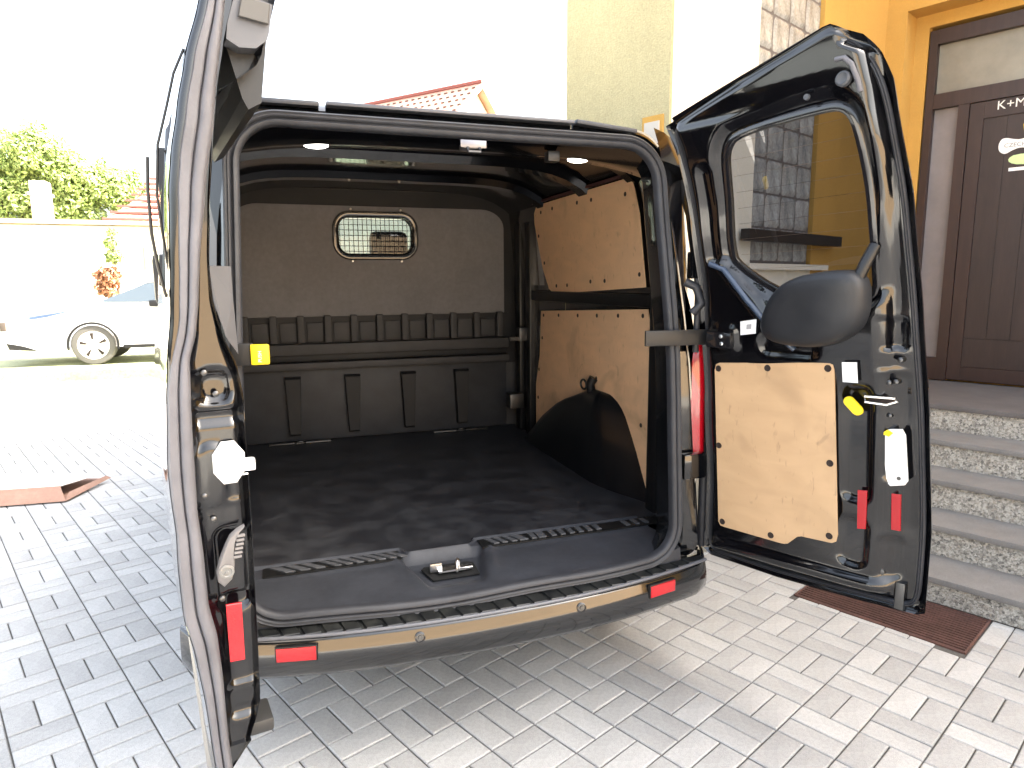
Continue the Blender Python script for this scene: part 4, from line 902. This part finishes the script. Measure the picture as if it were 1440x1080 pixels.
# main wing, face B with the door recess
wallbox('front_wall', -3.3, -.224, 4.30, 4.62, 0, HT, ORNG)
wallbox('front_wall', 1.55, 9.5, 4.30, 4.62, 0, HT, ORNG)
wallbox('front_wall', -.224, 1.55, 4.30, 4.62, 3.50, HT, ORNG)
wallbox('side_wall', -3.3, 9.5, 4.62, 11.5, 0, HT, ORNG)
m = MB(); V = [W(-3.9, 4.0, HT), W(9.8, 4.0, HT), W(9.8, 11.8, HT), W(-3.9, 11.8, HT), W(-3.9, 7.9, HT+2.4), W(9.8, 7.9, HT+2.4)]; m.add(V, [(0, 1, 5, 4), (2, 3, 4, 5), (0, 4, 3), (1, 2, 5), (0, 3, 2, 1)]); m.obj('roof', mat('roof_tile_red', (.25, .09, .055), .8), house)
wallbox('tower_roof', SA-.9, SA+.1, 1.35, 4.3, HT, HT+.15, CREAM)
wallbox('unseen_shade_wing', -5.15, -3.32, 6.2, 11.4, 0, 7.4, ORNG)  # unseen block, added to push the shadow edge farther across the yard
# inner door recess lining
wallbox('door_reveal', -.224, -.13, 4.50, 4.615, .79, 3.50, ORNG); wallbox('door_reveal', -.13, 1.55, 4.50, 4.615, 3.41, 3.50, ORNG)
ed = wallbox('entrance_door', -.12, 1.45, 4.56, 4.60, .79, 3.38, DWOOD)
def dbox(name, s0, s1, z0, z1, pr, m_, par=ed): return wallbox(name, s0, s1, 4.56-pr, 4.56-.0005, z0, z1, m_, par)
dbox('frame_post', -.12, -.068, .79, 3.38, .06, DWOODL); dbox('frame_post', 1.38, 1.45, .79, 3.38, .06, DWOODL)
dbox('frame_head', -.067, 1.379, 3.28, 3.38, .06, DWOODL); dbox('transom_rail', -.067, 1.379, 2.82, 2.925, .058, DWOODL)
dbox('transom_glass', -.066, 1.378, 2.926, 3.279, .012, FROST); dbox('side_glass', -.066, .098, .96, 2.819, .012, mat('frosted_glass_pinkish', (.20, .185, .19), .3, var=[(1.4, .25, I3)]))
dbox('frame_post', .099, .17, .79, 2.819, .055, DWOODL); dbox('side_rail', -.066, .098, .79, .959, .05, DWOODL)
lf = dbox('door_leaf', .172, 1.376, .80, 2.815, .030, DWOOD)
dbox('leaf_stile', .174, .262, .80, 2.815, .045, DWOODL, ed); dbox('leaf_stile', 1.27, 1.374, .80, 2.815, .045, DWOODL, ed); dbox('leaf_rail', .263, 1.269, 2.70, 2.815, .045, DWOODL, ed); dbox('leaf_rail', .263, 1.269, .80, .90, .045, DWOODL, ed)
for k in range(7): dbox('leaf_board', .264+k*.1437, .264+(k+1)*.1437-.004, 1.12, 2.698, .034+.0012*(k % 2), DWOOD, ed)
dbox('leaf_board', .263, 1.269, .905, 1.115, .038, DWOOD, ed)
m = MB(); m.tube([W(1.20, 4.49, 1.80), W(1.10, 4.49, 1.80)], .01, 8); m.box(W(1.2, 4.52, 1.78), (.02, .015, .1), (SX, PX, Vector((0, 0, 1)))); m.obj('door_handle', METAL, ed)
CHALK = mat('white_chalk', (.75, .75, .72), .9)
text('chalk_lettering', 'K+M+', .085, W(.335, 4.512, 2.745), SX, -PX, CHALK, ed)
def flat(pts, name, m_, pr=4.522, th=.0008): q = MB(); q.prism([W(s, pr, z) for s, z in pts], -PX, th); return q.obj(name, m_, ed)
ell = lambda cs, cz, a, b, n=16: [(cs+a*cos(2*pi*k/n), cz+b*sin(2*pi*k/n)) for k in range(n)]
# bone-shaped sticker
bone = smooth_poly([(.365, 2.50), (.372, 2.455), (.41, 2.43), (.45, 2.455), (.50, 2.47), (.56, 2.45), (.60, 2.47), (.60, 2.53), (.56, 2.55), (.50, 2.52), (.45, 2.53), (.41, 2.545), (.38, 2.54)], 2)
b1 = flat(bone, 'door_sticker', STICK); text('sticker_lettering', 'CZECH', .040, W(.40, 4.5195, 2.478), SX, -PX, mat('sticker_print', (.25, .25, .25), .7), b1)
flat(smooth_poly([(.43, 2.40), (.47, 2.425), (.60, 2.42), (.60, 2.355), (.50, 2.35), (.44, 2.37)], 1), 'door_sticker', mat('sticker_lime', (.55, .75, .35), .6))
flat([(.44, 2.335), (.60, 2.335), (.60, 2.312), (.44, 2.312)], 'door_sticker', STICK)
flat([(.50, 2.62), (.52, 2.66), (.60, 2.66), (.60, 2.57), (.51, 2.57)], 'door_sticker', YEL)

# ================================================================== STEPS and grate
STONE_T = mat('terrazzo_tread', (.16, .157, .155), .75, var=[(8, .12, I3), (260, .30, I3)], bump=(200, .2))
LAND = mat('landing_slab', (.095, .088, .088), .8, var=[(5, .15, I3), (160, .15, I3)])
def granite(name):
    m = mat(name, (.5, .5, .46), .75); n = m.node_tree.nodes; L = m.node_tree.links; b = n['Principled BSDF']
    tc = n.new('ShaderNodeTexCoord'); nz = n.new('ShaderNodeTexNoise'); nz.inputs['Scale'].default_value = 90; L.new(tc.outputs['Object'], nz.inputs['Vector'])
    ad = n.new('ShaderNodeMix'); ad.data_type = 'VECTOR'; ad.inputs['Factor'].default_value = .02; L.new(tc.outputs['Object'], ad.inputs['A']); L.new(nz.outputs['Color'], ad.inputs['B'])
    last = None
    for sc_, wgt in ((88, 1), (190, .5)):
        v = n.new('ShaderNodeTexVoronoi'); v.inputs['Scale'].default_value = sc_; L.new(ad.outputs['Result'], v.inputs['Vector'])
        cr = n.new('ShaderNodeValToRGB'); e = cr.color_ramp; e.interpolation = 'CONSTANT'; e.elements[0].position = 0; e.elements[0].color = (.08, .078, .075, 1); e.elements[1].position = .17; e.elements[1].color = (.21, .205, .185, 1)
        for p_, c in ((.38, (.36, .35, .32, 1)), (.66, (.50, .49, .455, 1)), (.9, (.30, .27, .23, 1))): x = e.elements.new(p_); x.color = c
        sp = n.new('ShaderNodeSeparateColor'); L.new(v.outputs['Color'], sp.inputs[0]); L.new(sp.outputs[0], cr.inputs[0])
        if last is None: last = cr.outputs[0]; v0 = v
        else:
            x = n.new('ShaderNodeMix'); x.data_type = 'RGBA'; x.inputs['Factor'].default_value = .4; L.new(last, x.inputs['A']); L.new(cr.outputs[0], x.inputs['B']); last = x.outputs['Result']
    L.new(last, b.inputs['Base Color'])
    bm = n.new('ShaderNodeBump'); bm.inputs['Strength'].default_value = .5; bm.inputs['Distance'].default_value = .004; L.new(v0.outputs['Distance'], bm.inputs['Height']); L.new(bm.outputs[0], b.inputs['Normal'])
    return m
GRAN = granite('speckled_granite_chippings')
steps = thing('entrance_steps', 'flight of five speckled stone steps leading up to the brown entrance door', 'steps', tuple(W(1.2, 2.19, 0)))
for k in range(5):
    p0 = 2.19+.30*k; z1 = .132+.1625*k
    pe = p0+.30 if k < 4 else 4.56
    st = wallbox('step', -.30, 3.6, p0, 4.56, 0 if k == 0 else z1-.1625, z1-.032, GRAN, steps)
    for s0, s1 in ((-.30, 1.30), (1.306, 2.9), (2.906, 3.6)):
        m = MB(); m.box(W((s0+s1)/2, (p0-.018+pe+.004)/2, z1-.0155), ((s1-s0)/2, (pe+.022-p0)/2, .0155), (SX, PX, Vector((0, 0, 1))), ch=.004); m.obj('tread_slab', STONE_T if k < 4 else LAND, st, 40)
grate = thing('scraper_grate', 'rusty brown boot scraper grate set into the paving before the steps', 'grate', tuple(W(.53, 1.98, 0)))
RUST = mat('rusty_iron', (.105, .050, .040), .75, var=[(9, .3, I3), (80, .3, I3)], bump=(200, .3))
m = MB(); m.box(W(.68, 1.97, -.10), (.37, .205, .004), (SX, PX, Vector((0, 0, 1)))); m.obj('drain_pit', mat('pit_dirt', (.03, .022, .02), .95), grate)
for k in range(17):
    m = MB(); m.box(W(.68, 1.785+.0242*k, -.009), (.36, .0035, .011), (SX, PX, Vector((0, 0, 1)))); m.obj('grate_bar', RUST, grate)
for k in range(6):
    m = MB(); m.box(W(.345+.14*k, 1.98, -.012), (.006, .199, .006), (SX, PX, Vector((0, 0, 1)))); m.obj('cross_bar', RUST, grate)
for s0, s1, p0, p1 in ((.31, .318, 1.776, 2.188), (1.042, 1.050, 1.776, 2.188), (.319, 1.041, 1.774, 1.780)): 
    m = MB(); m.box(W((s0+s1)/2, (p0+p1)/2, -.010), ((s1-s0)/2, (p1-p0)/2, .011), (SX, PX, Vector((0, 0, 1)))); m.obj('grate_frame', RUST, grate)

# ================================================================== CARDBOARD
card = thing('cardboard_sheet', 'flattened brown cardboard box lying on the paving left of the van', 'cardboard', (-2.5, 3.6, 0))
CB = mat('brown_cardboard', (.33, .20, .15), .85, var=[(4, .15, I3), (40, .08, I3)]); CBL = mat('pale_cardboard', (.66, .6, .55), .85, var=[(5, .06, I3)]); 
A_, B_, C_, D_ = Vector((-3.05, 3.43, .012)), Vector((-2.16, 3.36, .012)), Vector((-2.03, 3.86, .03)), Vector((-3.0, 4.15, .03))
A2, B2, C2, D2 = Vector((-3.05, 3.50, .115)), Vector((-2.21, 3.45, .105)), Vector((-2.03, 3.84, .075)), Vector((-3.0, 4.15, .09))
m = MB(); m.add([A_, B_, B2, A2], [(0, 1, 2, 3)]); m.add([v+Vector((0, .006, 0)) for v in (A_, B_, B2, A2)], [(3, 2, 1, 0)]); m.obj('front_flap', CB, card)
m = MB(); m.add([A2, B2, C2, D2, A2-Vector((0, 0, .005)), B2-Vector((0, 0, .005)), C2-Vector((0, 0, .005)), D2-Vector((0, 0, .005))], [(0, 1, 2, 3), (7, 6, 5, 4), (0, 4, 5, 1), (1, 5, 6, 2), (2, 6, 7, 3)]); m.obj('top_panel', CBL, card)
m = MB(); m.add([B_, C_+Vector((.06, 0, 0)), C2+Vector((.03, 0, -.02)), B_+Vector((0, .1, .04))], [(0, 1, 2, 3), (3, 2, 1, 0)]); m.obj('side_flap', CB, card)
m = MB(); m.add([A_, B_, C_, D_], [(0, 1, 2, 3)]); m.obj('bottom_panel', CB, card)

# ================================================================== WHITE CAR
car = thing('parked_car', 'white car parked across the street on the far left, front facing left', 'car', (-3.2, 12.6, .12))
CX = .24
CW = mat('white_car_paint', (.8, .8, .8), .2, 0, 1); CG = mat('car_glass', (.06, .08, .10), .05, 0, 1)
def cprof(off): return [(-5.40, .30), (-5.46, .55), (-5.42, .80), (-5.15, .93), (-4.30, 1.07), (-3.95, 1.10), (-3.15, 1.50), (-2.3, 1.60), (-1.5, 1.52), (-.95, 1.25), (-.80, .9), (-.85, .35)]
yl = [(11.85, .90, 0), (11.78, .97, .03), (11.84, .97, .20)]
pr = cprof(0); cx_, cz_ = -3.1, .75
rows = []
for y, f in ((11.83, .965), (11.79, .985), (11.86, 1.0), (12.5, 1.02), (13.3, 1.0), (13.37, .985), (13.40, .96)):
    rows.append([Vector((CX+cx_+(x-cx_)*f, y+(.20*max(0, z-1.0) if y < 12.4 else -.20*max(0, z-1.0) if y > 13 else 0), .12+(z if z < .5 else z*(f if f < 1 else 1)))) for x, z in pr])
V, F = grid(rows, True); F += [tuple(range(len(pr)-1, -1, -1)), tuple(6*len(pr)+i for i in range(len(pr)))]; cb = build('car_body', V, F, CW, car); autosmooth(cb, 35)
for pts in ([(-3.95, 1.13), (-3.15, 1.46), (-2.45, 1.52), (-2.45, 1.12)], [(-2.38, 1.12), (-2.38, 1.52), (-1.6, 1.45), (-1.15, 1.18)]):
    m = MB(); m.prism([Vector((CX+x, 11.80+.2*(z-1), .12+z)) for x, z in pts], (0, -1, 0), .012); m.obj('car_window', CG, car)
m = MB(); m.prism([Vector((CX+x, 11.788, z)) for x, z in [(-5.05, 1.0), (-4.55, 1.08), (-4.3, 1.12), (-4.75, 1.0), (-5.0, .96)]], (0, -1, 0), .01); m.obj('headlight', mat('headlight_blue', (.05, .09, .17), .25), car)
m = MB(); m.box((CX-5.43, 12.0, .84), (.05, .22, .08), ch=.02); m.obj('grille', mat('dark_grille', (.07, .055, .045), .4), car, 40)
m = MB(); m.prism([Vector((CX+x, 11.777, z)) for x, z in [(-5.40, .56), (-5.15, .50), (-4.9, .40), (-5.36, .44)]], (0, -1, 0), .02); m.obj('bumper_intake', BPLAS, car)
m = MB(); m.box((CX-2.6, 11.80, .44), (1.0, .03, .03)); m.obj('sill_strip', BPLAS, car)
for wx in (-3.84, -1.33):
    for wy, sg in ((11.80, -1), (13.34, 1)):
        m = MB(); m.lathe((wx, wy, .12+.36), (0, sg, 0), [(.0, .0), (.415, .0), (.42, -.1), (.40, .004), (.385, .006), (.0, .006)], 36); m.obj('wheel_well', bpy.data.materials['tyre_rubber'], car) if False else None
        m = MB(); m.lathe((wx, wy-sg*.2, .12+.36), (0, sg, 0), [(.25, 0), (.345, 0), (.36, .03), (.36, .19), (.34, .22), (.26, .225), (.25, .2)], 32); wh = m.obj('wheel', bpy.data.materials['tyre_rubber'] if False else mat('car_tyre', (.10, .095, .09), .85) if 'car_tyre' not in bpy.data.materials else bpy.data.materials['car_tyre'], car, 40)
        m = MB(); m.lathe((wx, wy, .12+.36), (0, sg, 0), [(.0, .01), (.26, .015), (.265, -.02)], 30); rm = m.obj('rim', mat('rim_silver', (.75, .75, .75), .3) if 'rim_silver' not in bpy.data.materials else bpy.data.materials['rim_silver'], wh, 40)
        m = MB()
        for k in range(5):
            m = MB()
            a = 2*pi*k/5+.4; d_ = Vector((cos(a), 0, sin(a))); e_ = Vector((-sin(a), 0, cos(a))); c = Vector((wx, wy+sg*.018, .48))
            m.prism([c+d_*.10+e_*.012, c+d_*.22+e_*.03, c+d_*.22-e_*.03, c+d_*.10-e_*.012], (0, sg, 0), .004)
            m.obj('rim_opening', HOLE, wh)
    m = MB(); m.tube([Vector((wx+.40*cos(-.2+(pi+.4)*k/20), 11.77, .12+.36+.40*sin(-.2+(pi+.4)*k/20))) for k in range(21)], .022, 6); m.obj('wheel_arch', BPLAS, car, 60)
m = MB(); m.box((-2.75, 11.62, 1.22), (.10, .09, .06), ch=.03); m.obj('car_mirror', BPLAS, car, 40)

# ================================================================== BACKGROUND
PINKW = mat('pale_pink_render', (.72, .66, .60), .9, var=[(1, .05, I3)]); TILE = mat('pale_clay_tile', (.48, .26, .20), .8, var=[(3, .2, I3)], rnd=('isl', .15)); TILED = mat('dark_ridge_tile', (.22, .07, .06), .8)
# low outbuilding on the left
ob = thing('outbuilding', 'long low pale outbuilding with chimney beyond the white car', 'building', (-8, 20, 0))
m = MB(); m.box((-9.5, 22.0, 1.6), (6.8, 2.0, 1.6)); m.obj('wall', PINKW, ob)
m = MB(); m.box((-9.5, 21.9, 3.28), (6.9, 2.15, .06)); m.obj('roof_edge', mat('brown_eaves', (.4, .3, .22), .8), ob)
m = MB(); m.box((-6.75, 20.4, 3.75), (.20, .25, .65), ch=.02); m.box((-6.75, 20.4, 4.05), (.24, .29, .04)); ch_ = m.obj('chimney', mat('pink_chimney', (.62, .48, .42), .9), ob)
rows = []
m = MB(); m.add([(-5.2, 19.95, 3.36), (-1.9, 19.95, 3.36), (-1.9, 24, 5.6), (-4.2, 22.5, 4.6)], [(0, 1, 2, 3)]); pt_ = m.obj('pitched_roof', TILE, ob)
for k in range(8):
    f = k/8; m = MB(); m.box(((-5.2+f*1.0-1.9)/2, 19.93+f*2.6*1.2, 3.40+f*1.72*1.0), ((3.3-f*1.0)/2, .05, .03)); m.obj('tile_course', TILED, pt_)
m = MB(); m.box((-4.2, 19.98, 2.3), (.22, .03, .33)); wn = m.obj('window', mat('window_board', (.38, .37, .30), .6), ob)
m = MB(); m.box((-4.2, 19.94, 2.3), (.012, .02, .33)); m.obj('window_bar', PINKW, wn)
# far gable house
gh = thing('gable_house', 'distant house with pale tiled roof and white gable behind the van roof', 'house', (6.5, 22, 0))
A = Vector((6.56, 22, 8.55)); R2 = Vector((2.47, 27.2, 8.55)); dn = (R2-A).normalized(); lat = Vector((-dn.y, dn.x, 0)); lat = lat if lat.x < 0 else -lat
def gp(l, b, z): return A+dn*l+lat*b+Vector((0, 0, z-8.55))
LR = (R2-A).length+1.5
m = MB(); m.add([gp(.3, -3.4, 5.6), gp(.3, 3.4, 5.6), gp(.3, 0, 8.40), gp(.3, -3.4, 0), gp(.3, 3.4, 0), gp(LR, -3.4, 5.6), gp(LR, 3.4, 5.6), gp(LR, 0, 8.4), gp(LR, -3.4, 0), gp(LR, 3.4, 0)], [(0, 1, 2), (3, 4, 1, 0), (5, 7, 6), (1, 4, 9, 6), (3, 0, 5, 8)]); m.obj('wall', PINKW, gh)
m = MB(); m.add([gp(-.1, 0, 8.55), gp(LR+.1, 0, 8.55), gp(LR+.1, 3.8, 5.35), gp(-.1, 3.8, 5.35)], [(0, 1, 2, 3)]); m.add([gp(-.1, 0, 8.55), gp(LR+.1, 0, 8.55), gp(LR+.1, -3.8, 5.35), gp(-.1, -3.8, 5.35)], [(3, 2, 1, 0)]); m.add([gp(-.1, 0, 8.55), gp(-.1, -3.8, 5.35), gp(-.1, -3.8, 5.15), gp(-.1, 0, 8.35)], [(0, 1, 2, 3)]); m.add([gp(-.1, 0, 8.55), gp(-.1, 3.8, 5.35), gp(-.1, 3.8, 5.15), gp(-.1, 0, 8.35)], [(0, 1, 2, 3)])
rfm = m.obj('roof', TILE, gh)
m = MB(); m.tube([gp(-.1, 0, 8.58), gp(LR, 0, 8.58)], .09, 6); m.obj('ridge_tiles', TILED, rfm)
for k in range(1, 14):
    b = k*.29; m = MB(); n_ = 26
    for q in range(n_): l = (q+.25)*LR/n_; m.box(gp(l, b, 8.555-b*.842+.02), (.075, .025, .02), (dn, lat, Vector((0, 0, 1))))
    m.obj('tile_course', mat('tile_shadow_brown', (.12, .08, .07), .9) if k == 1 else bpy.data.materials['tile_shadow_brown'], rfm, kind='stuff')  # dark dashes put the shade under the tiles into colour
# tree masses
LEAF = mat('lime_leaves', (.25, .34, .10), .6, rnd=('isl', .45)); BARK = mat('tree_bark', (.12, .09, .07), .9)
LEAF.node_tree.nodes['Principled BSDF'].inputs['Transmission Weight'].default_value = 0
def tree(label, x, y, z0, blobs, nleaf, size, name='leafy_tree', leafm=LEAF, seed=1):
    r = random.Random(seed); t = thing(name, label, 'tree' if name == 'leafy_tree' else 'shrub', (x, y, z0))
    m = MB(); c0 = Vector((blobs[0][0], y, blobs[0][1])); m.tube([(x, y, z0), (x+.1, y, z0+(c0.z-z0)*.5), tuple(c0)], [.2*size/.18, .14*size/.18, .05], 8)
    for b in blobs[:5]: m.tube([(x+.1, y, z0+(c0.z-z0)*.5), (b[0], y, b[1])], [.08*size/.18, .03], 6)
    m.obj('trunk', BARK, t)
    V = []; F = []; tot = sum(b[2]**2 for b in blobs)
    for b in blobs:
        for k in range(int(nleaf*b[2]**2/tot)):
            d = Vector((r.gauss(0, 1), r.gauss(0, 1), r.gauss(0, 1))).normalized(); rad = b[2]*(r.random()**.35)*(1+.25*sin(d.x*7+b[0])*sin(d.z*6)); p = Vector((b[0], y+b[3], b[1]))+Vector((d.x, d.y*.8, d.z*.85))*rad
            n_ = (d+Vector((r.uniform(-1, 1), r.uniform(-1, 1), r.uniform(-.3, 1)))).normalized(); a = n_.orthogonal().normalized(); a = (Matrix.Rotation(r.uniform(0, 6.28), 3, n_) @ a); bb = n_.cross(a); s = size*r.uniform(.5, 1.2); k0 = len(V)
            V += [p-a*s, p-bb*s*.45+n_*s*.1, p+a*s, p+bb*s*.45+n_*s*.1]; F.append((k0, k0+1, k0+2, k0+3))
    build('crown', V, F, leafm, t); return t
tree('large lime green leafy tree behind the low outbuilding on the left', -9.0, 26, 0, [(-8.3, 6.0, 1.25, 0), (-9.9, 5.4, 1.1, .3), (-7.1, 5.2, 1.1, -.2), (-6.0, 4.9, 1.0, 0), (-8.9, 4.6, 1.2, .2), (-10.6, 4.4, 1.2, 0), (-7.5, 4.2, 1.1, 0), (-5.2, 4.4, .8, .1), (-11.8, 5.0, 1.3, 0)], 42000, .088, seed=2)
tree('dark green tree standing far ahead, seen through the cab windscreen', 3.6, 31, 0, [(3.5, 3.6, 1.0, 0), (3.8, 4.6, .8, 0), (3.2, 2.6, .9, 0)], 5000, .12, seed=9, leafm=mat('dark_green_leaves', (.035, .06, .02), .6, rnd=('isl', .4)))
tree('smaller pale green tree at the far left edge, left of the chimney', -12.6, 25, 0, [(-12.4, 4.2, 1.2, 0), (-13.2, 5.0, 1.2, 0), (-11.4, 3.9, .9, 0)], 10000, .09, seed=4)
tree('narrow shrub with reddish lower leaves against the outbuilding wall', -5.0, 18.7, .12, [(-4.95, 1.75, .33, 0), (-5.0, 1.45, .28, 0)], 1500, .07, 'climbing_shrub', mat('reddish_leaves', (.30, .13, .07), .6, rnd=('isl', .5)), 5)
tree('slim green shrub top above the reddish shrub by the outbuilding', -4.85, 18.9, .12, [(-4.8, 2.3, .22, 0), (-4.85, 2.65, .18, 0), (-4.8, 2.95, .14, 0)], 900, .06, 'green_shrub', LEAF, 6)
